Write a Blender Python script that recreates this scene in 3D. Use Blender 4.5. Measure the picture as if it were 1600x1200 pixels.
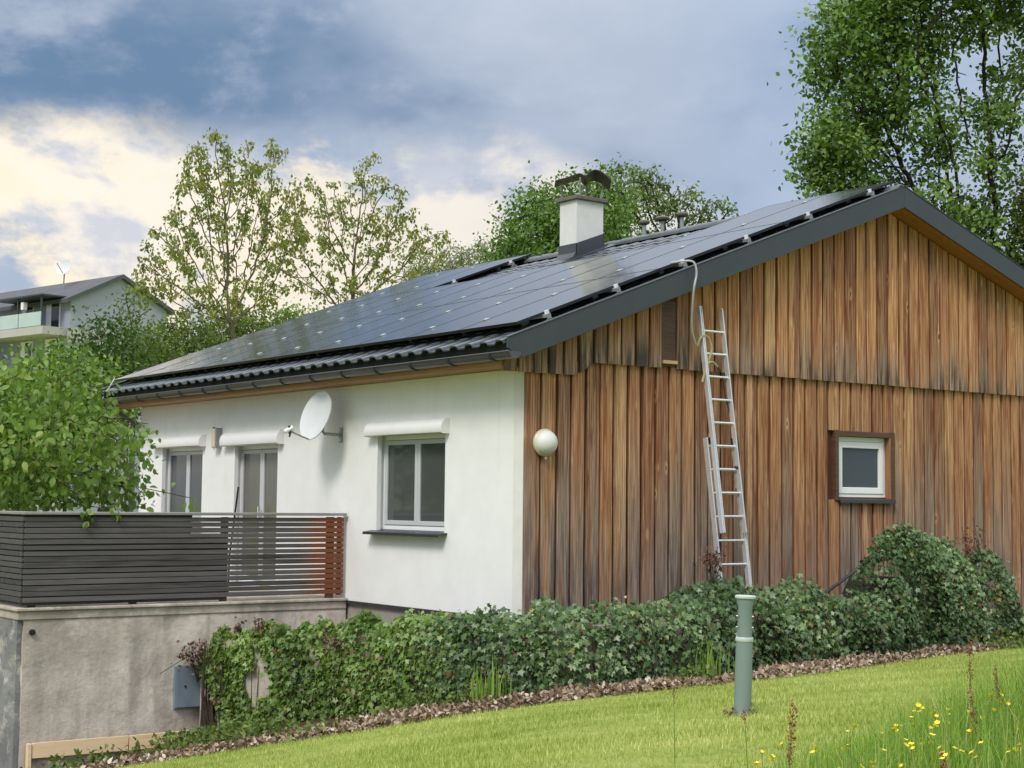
import bpy, math, random
import numpy as np
from mathutils import Vector, Matrix
rad = math.radians
random.seed(7)
RNG = np.random.default_rng(11)
S = bpy.context.scene
for o in list(bpy.data.objects): bpy.data.objects.remove(o)
COL = S.collection

# ------------------------------------------------------------------ camera, world, sun, exposure
CAM = Vector((14.1924, -10.6135, 1.2795))
YAW, PITCH, ROLL, FPX = rad(-53.75), rad(4.27), rad(0.6), 2450.0
fw = Vector((math.sin(YAW)*math.cos(PITCH), math.cos(YAW)*math.cos(PITCH), math.sin(PITCH)))
r0 = Vector((math.cos(YAW), -math.sin(YAW), 0)); u0 = r0.cross(fw)
rt = r0*math.cos(ROLL)+u0*math.sin(ROLL); up = -r0*math.sin(ROLL)+u0*math.cos(ROLL)
cd = bpy.data.cameras.new('camera'); cam = bpy.data.objects.new('camera', cd); COL.objects.link(cam)
M = Matrix((rt, up, -fw)).transposed().to_4x4(); M.translation = CAM
cam.matrix_world = M
cd.sensor_width = 36.0; cd.sensor_fit = 'HORIZONTAL'; cd.lens = FPX/1600*36.0
cd.clip_end = 2000; cd.clip_start = 0.1
S.camera = cam

SUN_AZ, SUN_EL = rad(150), rad(46)      # azimuth from +y towards +x
sd = bpy.data.lights.new('sun', 'SUN'); sun = bpy.data.objects.new('sun', sd); COL.objects.link(sun)
sd.energy = 1.5; sd.angle = rad(16); sd.color = (1.0, 0.95, 0.89)
sdir = Vector((math.sin(SUN_AZ)*math.cos(SUN_EL), math.cos(SUN_AZ)*math.cos(SUN_EL), math.sin(SUN_EL)))
sun.rotation_euler = sdir.to_track_quat('Z', 'Y').to_euler(); sun.location = (20, -20, 30)

W = bpy.data.worlds.new('World'); S.world = W; W.use_nodes = True
def world_nodes():
    nt = W.node_tree; nt.nodes.clear()
    N = lambda t, **k: mk(nt, t, **k)
    def mk(nt, t, **k):
        n = nt.nodes.new(t)
        for a, b in k.items(): setattr(n, a, b)
        return n
    L = nt.links.new
    def math_(op, a, b=None, c=None, clamp=False):
        n = nt.nodes.new('ShaderNodeMath'); n.operation = op; n.use_clamp = clamp
        for i, v in enumerate((a, b, c)):
            if v is None: continue
            if isinstance(v, (int, float)): n.inputs[i].default_value = v
            else: L(v, n.inputs[i])
        return n.outputs[0]
    def sstep(v, a, b):
        n = nt.nodes.new('ShaderNodeMapRange'); n.interpolation_type = 'SMOOTHSTEP'
        L(v, n.inputs[0]); n.inputs[1].default_value = a; n.inputs[2].default_value = b
        return n.outputs[0]
    def mix(f, a, b):
        n = nt.nodes.new('ShaderNodeMix'); n.data_type = 'RGBA'
        if isinstance(f, (int, float)): n.inputs[0].default_value = f
        else: L(f, n.inputs[0])
        for i, v in ((6, a), (7, b)):
            if isinstance(v, tuple): n.inputs[i].default_value = (*v, 1)
            else: L(v, n.inputs[i])
        return n.outputs[2]
    tc = N('ShaderNodeTexCoord'); sp = N('ShaderNodeSeparateXYZ'); L(tc.outputs['Generated'], sp.inputs[0])
    x, y, z = sp.outputs
    el = math_('MULTIPLY', math_('ARCSINE', z), 57.2958)
    az = math_('MULTIPLY', math_('ARCTAN2', x, y), 57.2958)          # deg, 0 = +y, + towards +x
    # cloud coordinates: angles, a little flattened
    cb = N('ShaderNodeCombineXYZ'); L(math_('MULTIPLY', az, 0.075), cb.inputs[0]); L(math_('MULTIPLY', el, 0.125), cb.inputs[1])
    def noise(sc, det=6, rough=.55, dist=0.0, off=0.0):
        n = N('ShaderNodeTexNoise'); n.noise_dimensions = '3D'
        v = nt.nodes.new('ShaderNodeVectorMath'); v.operation = 'ADD'; L(cb.outputs[0], v.inputs[0]); v.inputs[1].default_value = (off, off*.7, off*1.3)
        L(v.outputs[0], n.inputs['Vector'])
        n.inputs['Scale'].default_value = sc; n.inputs['Detail'].default_value = det
        n.inputs['Roughness'].default_value = rough; n.inputs['Distortion'].default_value = dist
        return n.outputs[0]
    n1 = noise(.9, 5, .5, .1, 3.1); n2 = noise(1.5, 9, .6, .1, 8.7); n3 = noise(0.45, 4, .5, .1, 15.2); n4 = noise(1.5, 9, .60, .15, 27.3); n5 = noise(.8, 6, .55, .1, 41.0); n6 = noise(2.6, 8, .6, .1, 52.0)
    K = 10.0
    c = lambda r, g, b: (r*K, g*K, b*K)
    sky = N('ShaderNodeTexSky'); sky.sky_type = 'NISHITA'; sky.sun_disc = False
    sky.sun_elevation = SUN_EL; sky.sun_rotation = SUN_AZ
    # the bright evening quarter of the sky
    glow = sstep(math_('ABSOLUTE', math_('ADD', az, 82.0)), 48.0, 6.0)
    # bright low cloud bank: cream in the evening quarter, pale grey elsewhere
    bank = mix(glow, c(.46, .46, .47), c(.66, .585, .46))
    bank = mix(math_('MULTIPLY', sstep(n6, .40, .62), .5), bank, mix(glow, c(.52, .50, .48), c(.64, .62, .58)))
    shade = mix(sstep(n6, .38, .60), mix(glow, c(.23, .28, .36), c(.27, .32, .41)), mix(glow, c(.35, .38, .44), c(.43, .44, .48)))
    bank = mix(sstep(n4, .455, .545), bank, shade)
    # open blue between the clouds, away from the glow
    gap = math_('MULTIPLY', sstep(n5, .40, .56), sstep(glow, .34, .02))
    bank = mix(math_('MULTIPLY', gap, .8), bank, mix(.12, sky.outputs[0], c(.11, .245, .43)))
    # slate-blue rain cloud above it
    west = math_('MULTIPLY', math_('MINIMUM', math_('MAXIMUM', math_('ADD', az, 74.0), 0.0), 40.0), .0075)
    slate = mix(sstep(math_('ADD', n1, west), .42, .72), c(.098, .160, .258), c(.29, .335, .42))
    slate = mix(math_('MULTIPLY', sstep(n2, .46, .66), .7), slate, c(.34, .38, .455))
    slate = mix(math_('MULTIPLY', gap, .3), slate, c(.115, .245, .43))
    edge = math_('ADD', el, math_('MULTIPLY', math_('SUBTRACT', n2, .5), 6.0))
    edge = math_('ADD', edge, math_('MULTIPLY', math_('SUBTRACT', n3, .5), 3.0))
    edge = math_('ADD', edge, math_('MULTIPLY', math_('MINIMUM', math_('MAXIMUM', math_('ADD', az, 54.0), 0.0), 40.0), .42))
    low = sstep(edge, 11.9, 14.2)
    col = mix(low, bank, slate)
    # broken bright overcast over the rest of the dome
    over = mix(sstep(n3, .3, .7), c(.70, .77, .85), c(1.08, 1.11, 1.14))
    col = mix(sstep(el, 15.5, 33.0), col, over)
    # below the horizon
    col = mix(sstep(el, -1.0, -4.0), col, c(.12, .12, .095))
    bg = N('ShaderNodeBackground'); bg.inputs[1].default_value = 0.1
    out = N('ShaderNodeOutputWorld'); L(col, bg.inputs[0]); L(bg.outputs[0], out.inputs[0])
world_nodes()
S.view_settings.view_transform = 'Standard'; S.view_settings.look = 'None'
S.view_settings.exposure = 0.68; S.view_settings.gamma = 1.0; S.view_settings.use_curve_mapping = False
S.render.engine = 'CYCLES'
S.cycles.use_denoising = True; S.cycles.denoising_prefilter = 'NONE'; S.cycles.use_adaptive_sampling = False
S.cycles.max_bounces = 6; S.cycles.diffuse_bounces = 3; S.cycles.transparent_max_bounces = 8

# ------------------------------------------------------------------ helpers: materials
MATS = {}
def nmat(name):
    m = bpy.data.materials.new(name); m.use_nodes = True
    nt = m.node_tree; b = nt.nodes['Principled BSDF']
    MATS[name] = m
    return m, nt, b
def setin(b, **k):
    for a, v in k.items():
        b.inputs[a.replace('_', ' ')].default_value = v
def ramp(nt, fac, stops):
    r = nt.nodes.new('ShaderNodeValToRGB'); nt.links.new(fac, r.inputs[0])
    e = r.color_ramp.elements
    while len(e) > 1: e.remove(e[-1])
    e[0].position = stops[0][0]; e[0].color = (*stops[0][1], 1)
    for p_, c_ in stops[1:]:
        q = e.new(p_); q.color = (*c_, 1)
    return r.outputs[0]
def noise_node(nt, vec, scale, detail=5, rough=.55, dist=0.0):
    n = nt.nodes.new('ShaderNodeTexNoise')
    if vec is not None: nt.links.new(vec, n.inputs['Vector'])
    n.inputs['Scale'].default_value = scale; n.inputs['Detail'].default_value = detail
    n.inputs['Roughness'].default_value = rough; n.inputs['Distortion'].default_value = dist
    return n.outputs[0]
def obj_vec(nt, scale=(1, 1, 1), rnd=0.0):
    t = nt.nodes.new('ShaderNodeTexCoord'); v = t.outputs['Object']
    if rnd:
        oi = nt.nodes.new('ShaderNodeObjectInfo')
        vm = nt.nodes.new('ShaderNodeVectorMath'); vm.operation = 'SCALE'; vm.inputs[0].default_value = (37.1, 91.7, 53.3)
        nt.links.new(oi.outputs['Random'], vm.inputs['Scale'])
        va = nt.nodes.new('ShaderNodeVectorMath'); va.operation = 'ADD'
        nt.links.new(v, va.inputs[0]); nt.links.new(vm.outputs[0], va.inputs[1]); v = va.outputs[0]
    mp = nt.nodes.new('ShaderNodeMapping'); mp.inputs['Scale'].default_value = scale
    nt.links.new(v, mp.inputs[0])
    return mp.outputs[0]
def mixc(nt, f, a, b, blend='MIX'):
    n = nt.nodes.new('ShaderNodeMix'); n.data_type = 'RGBA'; n.blend_type = blend
    if isinstance(f, (int, float)): n.inputs[0].default_value = f
    else: nt.links.new(f, n.inputs[0])
    for i, v in ((6, a), (7, b)):
        if isinstance(v, tuple): n.inputs[i].default_value = (*v, 1)
        else: nt.links.new(v, n.inputs[i])
    return n.outputs[2]
def nmath(nt, op, a, b=None, clamp=False):
    n = nt.nodes.new('ShaderNodeMath'); n.operation = op; n.use_clamp = clamp
    for i, v in enumerate((a, b)):
        if v is None: continue
        if isinstance(v, (int, float)): n.inputs[i].default_value = v
        else: nt.links.new(v, n.inputs[i])
    return n.outputs[0]
def nmaprange(nt, v, a, b, c=0.0, d=1.0):
    n = nt.nodes.new('ShaderNodeMapRange'); n.interpolation_type = 'SMOOTHSTEP'
    nt.links.new(v, n.inputs[0])
    for i, q in enumerate((a, b, c, d)): n.inputs[i+1].default_value = q
    return n.outputs[0]
def bump(nt, b, h, strength=.3, dist=.01):
    n = nt.nodes.new('ShaderNodeBump'); n.inputs['Strength'].default_value = strength; n.inputs['Distance'].default_value = dist
    nt.links.new(h, n.inputs['Height']); nt.links.new(n.outputs[0], b.inputs['Normal'])

def simple(name, c1, c2=None, scale=8, rough=.6, metal=0.0, bmp=0.0, bdist=.004, spec=.5, vscale=(1, 1, 1), rnd=0.0):
    m, nt, b = nmat(name)
    c2 = c2 or tuple(q*.86 for q in c1)
    v = obj_vec(nt, vscale, rnd)
    f = noise_node(nt, v, scale, 6, .6)
    nt.links.new(ramp(nt, f, [(.3, c2), (.7, c1)]), b.inputs['Base Color'])
    f2 = noise_node(nt, v, scale*2.3, 4)
    nt.links.new(nmaprange(nt, f2, .2, .8, rough*.85, min(1, rough*1.15)), b.inputs['Roughness'])
    setin(b, Metallic=metal); b.inputs['Specular IOR Level'].default_value = spec
    if bmp: bump(nt, b, noise_node(nt, v, scale*6, 6, .65), bmp, bdist)
    return m

def wood_cladding(name, z_dark0, z_dark1, dark_amt, grey_amt, gain=1.0):
    """boards have their own origin at their lower left corner: local y runs across the board"""
    m, nt, b = nmat(name)
    v = obj_vec(nt, (24, 24, .8), 1.0); vf = obj_vec(nt, (110, 110, 1.7), 1.0); vk = obj_vec(nt, (6, 6, 2.0), 1.0)
    oi = nt.nodes.new('ShaderNodeObjectInfo'); rnd = oi.outputs['Random']
    r2 = nmath(nt, 'FRACT', nmath(nt, 'MULTIPLY', rnd, 17.31)); r3 = nmath(nt, 'FRACT', nmath(nt, 'MULTIPLY', rnd, 53.77))
    T = [(0, (.31, .125, .044)), (.09, (.42, .215, .088)), (.18, (.19, .055, .018)), (.27, (.36, .165, .060)), (.36, (.48, .275, .125)), (.45, (.26, .092, .031)), (.54, (.34, .15, .056)),
         (.63, (.16, .046, .016)), (.72, (.40, .20, .080)), (.80, (.29, .112, .040)), (.88, (.52, .32, .155)), (.95, (.22, .072, .024))]
    T = [(q, tuple(min(.8, v_*w_*(1+(gain-1)*min(1, c_[0]/.3))) for v_, w_ in zip(c_, (.97, .84, .80)))) for q, c_ in T]
    tone = ramp(nt, r2, T)
    tone.node.color_ramp.interpolation = 'CONSTANT'
    edge_t = ramp(nt, r3, [(q, c) for q, (_, c) in zip([i/12 for i in range(12)], T[4:]+T[:4])])
    edge_t.node.color_ramp.interpolation = 'CONSTANT'
    tc = nt.nodes.new('ShaderNodeTexCoord'); spl = nt.nodes.new('ShaderNodeSeparateXYZ'); nt.links.new(tc.outputs['Object'], spl.inputs[0])
    wob = noise_node(nt, obj_vec(nt, (0, 0, .9), 1.0), 1.0, 4, .6)
    u = nmath(nt, 'ADD', nmath(nt, 'MULTIPLY', spl.outputs[1], 4.4), nmath(nt, 'ADD', nmath(nt, 'MULTIPLY', nmath(nt, 'SUBTRACT', wob, .5), 1.1), nmath(nt, 'MULTIPLY', nmath(nt, 'SUBTRACT', r3, .5), .9)))
    col = mixc(nt, nmaprange(nt, u, .66, .73, 0, .95), tone, edge_t)                # heartwood / sapwood split
    g = noise_node(nt, v, 1.0, 6, .6, 1.8); gf = noise_node(nt, vf, 1.0, 5, .62, .4)
    dk = mixc(nt, .44, col, (.10, .034, .014)); lt = mixc(nt, .34, col, (.72, .54, .32))
    col = mixc(nt, nmaprange(nt, g, .36, .62), dk, lt)
    col = mixc(nt, nmaprange(nt, gf, .48, .66, 0, .65), col, (.095, .030, .011))
    wv = nt.nodes.new('ShaderNodeTexWave'); wv.wave_type = 'RINGS'; wv.rings_direction = 'X'
    nt.links.new(obj_vec(nt, (8, 8, .5), 1.0), wv.inputs['Vector']); wv.inputs['Scale'].default_value = 1.3; wv.inputs['Distortion'].default_value = 6.5
    wv.inputs['Detail'].default_value = 3; wv.inputs['Detail Scale'].default_value = 1.1
    col = mixc(nt, nmaprange(nt, wv.outputs['Fac'], .55, .95, 0, .38), col, (.17, .058, .02))
    vo = nt.nodes.new('ShaderNodeTexVoronoi'); nt.links.new(vk, vo.inputs['Vector']); vo.inputs['Scale'].default_value = 1.0
    sc = nt.nodes.new('ShaderNodeSeparateColor'); nt.links.new(vo.outputs['Color'], sc.inputs[0])
    kd = nmath(nt, 'ADD', vo.outputs['Distance'], nmath(nt, 'ADD', nmath(nt, 'MULTIPLY', nmath(nt, 'LESS_THAN', sc.outputs[0], .45), 1.0), nmath(nt, 'MULTIPLY', nmath(nt, 'SUBTRACT', g, .5), .10)))
    col = mixc(nt, nmath(nt, 'MULTIPLY', nmaprange(nt, kd, .22, .10), .5), col, (.66, .44, .22))
    col = mixc(nt, nmaprange(nt, kd, .095, .05), col, (.085, .028, .011))
    # silvered, rain-worn wood towards the foot
    ge = nt.nodes.new('ShaderNodeNewGeometry'); sp = nt.nodes.new('ShaderNodeSeparateXYZ'); nt.links.new(ge.outputs['Position'], sp.inputs[0])
    zz = nmath(nt, 'ADD', sp.outputs[2], nmath(nt, 'MULTIPLY', nmath(nt, 'SUBTRACT', r3, .5), abs(z_dark1-z_dark0)*.55))
    wz = nmaprange(nt, zz, z_dark1, z_dark0)
    wn = noise_node(nt, obj_vec(nt, (9, 9, .4), 1.0), 1.0, 5, .62, .6)
    wf = nmath(nt, 'MULTIPLY', wz, nmaprange(nt, nmath(nt, 'ADD', wn, nmath(nt, 'MULTIPLY', wz, .12)), .44, .58))
    col = mixc(nt, nmath(nt, 'MULTIPLY', wf, grey_amt, True), col, mixc(nt, nmaprange(nt, gf, .38, .66), (.36, .285, .22), (.12, .092, .076)))
    wn2 = noise_node(nt, obj_vec(nt, (13, 13, 1.1), 1.0), 1.0, 5, .6, .4)
    wz2 = nmaprange(nt, zz, z_dark0+(z_dark1-z_dark0)*.5, z_dark0)
    col = mixc(nt, nmath(nt, 'MULTIPLY', nmath(nt, 'MULTIPLY', wz2, nmaprange(nt, wn2, .42, .58)), dark_amt, True), col, (.042, .034, .032))
    sk = noise_node(nt, obj_vec(nt, (34, 34, .3), 1.0), 1.0, 4, .6, .5)     # dark resin and water streaks
    col = mixc(nt, nmaprange(nt, sk, .56, .68, 0, .6), col, (.060, .027, .016))
    nt.links.new(col, b.inputs['Base Color']); setin(b, Roughness=.7); b.inputs['Specular IOR Level'].default_value = .25
    bump(nt, b, gf, .4, .004)
    return m

def leaf_mat(name, stops, trans=.35, rough=.5, spec=.4):
    m, nt, b = nmat(name)
    a = nt.nodes.new('ShaderNodeAttribute'); a.attribute_name = 'tone'
    c = ramp(nt, a.outputs['Fac'], stops)
    nt.links.new(c, b.inputs['Base Color']); setin(b, Roughness=rough); b.inputs['Specular IOR Level'].default_value = spec
    tr = nt.nodes.new('ShaderNodeBsdfTranslucent')
    nt.links.new(mixc(nt, 1.0, c, (1.0, 1.12, .55), 'MULTIPLY'), tr.inputs['Color'])
    mx = nt.nodes.new('ShaderNodeMixShader'); mx.inputs[0].default_value = trans
    nt.links.new(b.outputs[0], mx.inputs[1]); nt.links.new(tr.outputs[0], mx.inputs[2])
    nt.links.new(mx.outputs[0], nt.nodes['Material Output'].inputs[0])
    return m

# ------------------------------------------------------------------ helpers: geometry
ORIG = {}
def props(o, label=None, cat=None, group=None, kind=None):
    if label: o['label'] = label
    if cat: o['category'] = cat
    if group: o['group'] = group
    if kind: o['kind'] = kind
    return o
def thing(name, loc, label, cat, group=None):
    o = bpy.data.objects.new(name, None); COL.objects.link(o); o.location = loc; o.empty_display_size = .2
    ORIG[o] = Vector(loc)
    return props(o, label, cat, group)
def link(name, me, parent=None, loc=(0, 0, 0), rot=None, mat=None):
    """object on mesh `me`; loc is in world coordinates"""
    o = bpy.data.objects.new(name, me); COL.objects.link(o)
    base = ORIG[parent] if parent else Vector((0, 0, 0))
    if parent: o.parent = parent
    o.location = Vector(loc)-base
    if rot is not None: o.rotation_euler = rot
    ORIG[o] = Vector(loc)
    if mat and not me.materials: me.materials.append(mat)
    return o
class MB:
    def __init__(s): s.v = []; s.f = []
    def add(s, vs, fs):
        n = len(s.v); s.v += [tuple(q) for q in vs]; s.f += [tuple(i+n for i in f) for f in fs]; return s
    def box(s, x0, x1, y0, y1, z0, z1):
        return s.add([(x, y, z) for x in (x0, x1) for y in (y0, y1) for z in (z0, z1)],
                     [(0, 1, 3, 2), (4, 6, 7, 5), (0, 4, 5, 1), (2, 3, 7, 6), (0, 2, 6, 4), (1, 5, 7, 3)])
    def tf(s, M, fn):
        b = MB(); fn(b); return s.add([M @ Vector(q) for q in b.v], b.f)
    def prism(s, prof, d0, d1):
        """profile = list of 3-D points (closed), swept from +d0 to +d1 (vectors)"""
        n = len(prof); d0 = Vector(d0); d1 = Vector(d1)
        vs = [Vector(q)+d0 for q in prof]+[Vector(q)+d1 for q in prof]
        fs = [(i, (i+1) % n, n+(i+1) % n, n+i) for i in range(n)]+[tuple(range(n-1, -1, -1)), tuple(range(n, 2*n))]
        return s.add(vs, fs)
    def tube(s, pts, r, k=8, cap=True):
        pts = [Vector(q) for q in pts]; n = len(pts); vs = []
        rr = r if isinstance(r, (list, tuple)) else [r]*n
        pa = None
        for i, q in enumerate(pts):
            d = (pts[min(i+1, n-1)]-pts[max(i-1, 0)]).normalized()
            if pa is None:
                pa = d.cross(Vector((0, 0, 1)) if abs(d.z) < .9 else Vector((1, 0, 0))).normalized()
            else: pa = (pa-d*pa.dot(d)).normalized()
            pb = d.cross(pa)
            for j in range(k):
                t = 2*math.pi*j/k; vs.append(q+(pa*math.cos(t)+pb*math.sin(t))*rr[i])
        fs = [(i*k+j, i*k+(j+1) % k, (i+1)*k+(j+1) % k, (i+1)*k+j) for i in range(n-1) for j in range(k)]
        if cap: fs += [tuple(range(k-1, -1, -1)), tuple(range((n-1)*k, n*k))]
        return s.add(vs, fs)
    def lathe(s, prof, c=(0, 0, 0), k=24, axis=(0, 0, 1)):
        c = Vector(c); a = Vector(axis).normalized()
        p = a.cross(Vector((0, 0, 1)) if abs(a.z) < .9 else Vector((1, 0, 0))).normalized(); q = a.cross(p)
        vs = []; n = len(prof)
        for r, h in prof:
            for j in range(k):
                t = 2*math.pi*j/k; vs.append(c+a*h+(p*math.cos(t)+q*math.sin(t))*r)
        fs = [(i*k+j, i*k+(j+1) % k, (i+1)*k+(j+1) % k, (i+1)*k+j) for i in range(n-1) for j in range(k)]
        fs += [tuple(range(k-1, -1, -1)), tuple(range((n-1)*k, n*k))]
        return s.add(vs, fs)
    def build(s, name, mat, parent=None, smooth=False, bevel=0.0, origin=None):
        if origin is None:
            if parent: origin = ORIG[parent]
            else:
                a = np.array(s.v); origin = Vector((a[:, 0].mean(), a[:, 1].mean(), a[:, 2].min()))
        origin = Vector(origin)
        me = bpy.data.meshes.new(name); me.from_pydata([tuple(Vector(q)-origin) for q in s.v], [], s.f); me.update()
        if mat: me.materials.append(mat)
        bmfix(me)
        o = link(name, me, parent, origin)
        if smooth:
            for p in me.polygons: p.use_smooth = True
            try:
                me.set_sharp_from_angle(angle=rad(38))
            except Exception: pass
        if bevel:
            md = o.modifiers.new('bevel', 'BEVEL'); md.width = bevel; md.segments = 2; md.limit_method = 'ANGLE'
        return o
import bmesh
def bmfix(me):
    bm = bmesh.new(); bm.from_mesh(me); bmesh.ops.recalc_face_normals(bm, faces=bm.faces); bm.to_mesh(me); bm.free()
def np_mesh(name, V, F, mat, tone=None, smooth=False):
    V = np.ascontiguousarray(V, dtype=np.float32); F = np.ascontiguousarray(F, dtype=np.int32); m, k = F.shape
    me = bpy.data.meshes.new(name)
    me.vertices.add(len(V)); me.vertices.foreach_set('co', V.ravel())
    me.loops.add(m*k); me.loops.foreach_set('vertex_index', F.ravel())
    me.polygons.add(m); me.polygons.foreach_set('loop_start', np.arange(0, m*k, k, dtype=np.int32))
    me.update(calc_edges=True)
    if tone is not None:
        a = me.attributes.new('tone', 'FLOAT', 'FACE'); a.data.foreach_set('value', np.ascontiguousarray(tone, dtype=np.float32))
    if smooth: me.polygons.foreach_set('use_smooth', np.ones(m, dtype=bool))
    if mat: me.materials.append(mat)
    return me
def holes_wall(mb, P, u0, u1, v0, v1, holes, depth_vec):
    """plane with rectangular holes; P(u, v) -> 3-D point; reveals go back by depth_vec"""
    us = sorted({u0, u1, *[h[0] for h in holes], *[h[1] for h in holes]}); vs = sorted({v0, v1, *[h[2] for h in holes], *[h[3] for h in holes]})
    for i in range(len(us)-1):
        for j in range(len(vs)-1):
            cu, cv = (us[i]+us[i+1])/2, (vs[j]+vs[j+1])/2
            if any(h[0] < cu < h[1] and h[2] < cv < h[3] for h in holes): continue
            mb.add([P(us[i], vs[j]), P(us[i+1], vs[j]), P(us[i+1], vs[j+1]), P(us[i], vs[j+1])], [(0, 1, 2, 3)])
    d = Vector(depth_vec)
    for h in holes:
        c = [Vector(P(h[0], h[2])), Vector(P(h[1], h[2])), Vector(P(h[1], h[3])), Vector(P(h[0], h[3]))]
        for i in range(4):
            a, b = c[i], c[(i+1) % 4]; mb.add([a, b, b+d, a+d], [(0, 1, 2, 3)])

# leaf templates: points (across, along, up) and triangles
T_RHOMB = (np.array([(0, 0, 0), (.30, .45, .09), (0, 1, -.05), (-.30, .45, .09)]), np.array([(0, 1, 2), (0, 2, 3)]))
T_LEAF = (np.array([(0, 0, 0), (.26, .22, .07), (.30, .52, .08), (0, 1, -.10), (-.30, .52, .08), (-.26, .22, .07), (0, .5, 0)]),
          np.array([(0, 1, 6), (1, 2, 6), (2, 3, 6), (3, 4, 6), (4, 5, 6), (5, 0, 6)]))
T_LOBED = (np.array([(0, .35, .03), (0, 0, 0), (.36, -.08, -.05), (.30, .20, .02), (.56, .46, -.06), (.22, .52, .02), (0, 1, -.1), (-.22, .52, .02), (-.56, .46, -.06), (-.30, .20, .02), (-.36, -.08, -.05)]),
           np.array([(0, i, i+1) for i in range(1, 10)]+[(0, 10, 1)]))
def unit(a): return a/(np.linalg.norm(a, axis=-1, keepdims=True)+1e-9)
def leaves(C, size, tmpl, rng, along=(0, 0, -.35), spread=1.0, normal=(0, 0, .6), nspread=.8, tone=None):
    """scatter leaf blades at C (n,3): `along` is the mean tip direction (or n,3), `normal` the mean face direction"""
    n = len(C); T, F = tmpl
    a = unit(np.asarray(along, float)+rng.normal(0, spread, (n, 3))*.6)
    nn = np.asarray(normal, float)+rng.normal(0, nspread, (n, 3))*.6
    s = unit(np.cross(a, nn)); nn = np.cross(s, a)
    sz = np.asarray(size)*np.ones(n)
    V = (C[:, None, :]+sz[:, None, None]*(T[None, :, 0, None]*s[:, None]+T[None, :, 1, None]*a[:, None]+T[None, :, 2, None]*nn[:, None])).reshape(-1, 3)
    FF = (F[None]+(np.arange(n)*len(T))[:, None, None]).reshape(-1, 3)
    if tone is None: tone = rng.random(n)
    return V, FF, np.repeat(tone, len(F))

# ------------------------------------------------------------------ materials
M_plaster = simple('white_plaster', (.80, .795, .78), (.74, .735, .715), 3.0, .85, bmp=.10, bdist=.004, spec=.2)
def plaster_fix():
    nt = M_plaster.node_tree; b = nt.nodes['Principled BSDF']
    src = b.inputs['Base Color'].links[0].from_socket
    st = noise_node(nt, obj_vec(nt, (5, 5, .25)), 1.0, 5, .6)
    tc = nt.nodes.new('ShaderNodeTexCoord'); sp = nt.nodes.new('ShaderNodeSeparateXYZ'); nt.links.new(tc.outputs['Object'], sp.inputs[0])
    # rain streaks, stronger towards the eave
    f = nmath(nt, 'MULTIPLY', nmaprange(nt, st, .55, .8), nmaprange(nt, sp.outputs[2], 1.2, 2.8, .04, .25))
    nt.links.new(mixc(nt, f, src, (.50, .49, .45)), b.inputs['Base Color'])
plaster_fix()
M_cream = simple('cream_render', (.74, .73, .68), None, 4, .85, bmp=.15, spec=.2)
M_clad_lo = wood_cladding('weathered_larch_lower', -.6, 2.6, .7, .95, 1.15)
M_clad_up = wood_cladding('weathered_larch_upper', 2.78, 3.7, .9, .6, 1.38)
M_wood_dark = simple('dark_stained_wood', (.115, .055, .03), (.055, .026, .016), 3, .6, bmp=.3, vscale=(1, 1, 14), rnd=1)
M_wood_back = simple('wood_backing', (.10, .034, .013), (.06, .020, .008), 3, .8, vscale=(8, 8, 1))
M_soffit = simple('soffit_wood', (.40, .175, .055), (.27, .105, .03), 2.5, .55, bmp=.2, vscale=(14, 1, 14), rnd=1)
M_eave = simple('eave_wood', (.44, .235, .115), (.30, .145, .065), 2.5, .6, bmp=.2, vscale=(1, 12, 12), rnd=1)
M_batten = simple('pale_batten', (.58, .38, .19), None, 6, .6)
M_anth = simple('anthracite_sheet_metal', (.040, .046, .052), (.032, .038, .044), 2, .42, metal=0.0, spec=.55)
M_gutter = simple('dark_gutter_metal', (.075, .076, .080), (.055, .056, .06), 5, .34, spec=.6)
M_tile = simple('anthracite_roof_tile', (.078, .088, .104), (.052, .060, .072), 9, .36, bmp=.2, bdist=.002, spec=.5, rnd=1)
M_deck = simple('roof_underlay', (.02, .02, .022), None, 3, .9)
M_black = simple('black_panel_frame', (.008, .008, .010), None, 3, .35)
M_alu = simple('raw_aluminium', (.72, .73, .74), (.62, .63, .64), 14, .34, metal=.55)
M_aluw = simple('bright_aluminium', (.78, .78, .78), (.68, .69, .70), 12, .30, metal=.25, spec=.6)
M_white = simple('white_pvc', (.80, .805, .81), (.76, .765, .77), 3, .35)
M_sash_shade = simple('shaded_white_sash', (.52, .53, .545), (.48, .49, .505), 3, .35)  # white sashes, their shade in the reveal put into the colour as grey
M_shutter = simple('white_shutter_box', (.78, .77, .765), (.73, .72, .715), 2, .32)
M_sill = simple('anthracite_sill', (.035, .036, .042), None, 5, .4)
M_dish = simple('dish_paint', (.60, .61, .61), (.55, .56, .56), 4, .4)
M_galv = simple('galvanised_steel', (.34, .345, .35), (.24, .245, .25), 20, .42, metal=.5)
M_bplast = simple('black_plastic', (.015, .015, .016), None, 4, .4)
M_globe = simple('opal_globe', (.66, .65, .61), (.62, .61, .57), 3, .5)
M_globeb = simple('cream_lamp_base', (.60, .54, .40), (.52, .46, .33), 5, .4)
M_chim = simple('chimney_render', (.66, .655, .63), (.60, .59, .56), 5, .85, bmp=.3)
M_capst = simple('chimney_cap_concrete', (.16, .145, .12), (.10, .09, .075), 12, .9, bmp=.4)
M_hood = simple('weathered_copper_sheet', (.055, .043, .038), (.030, .024, .022), 6, .55, metal=.0)
M_lead = simple('flashing_metal', (.050, .056, .065), (.036, .041, .049), 3, .40)
M_concrete_f = simple('foundation_concrete', (.36, .32, .28), (.27, .24, .21), 4, .9, bmp=.5, bdist=.008)
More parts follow.
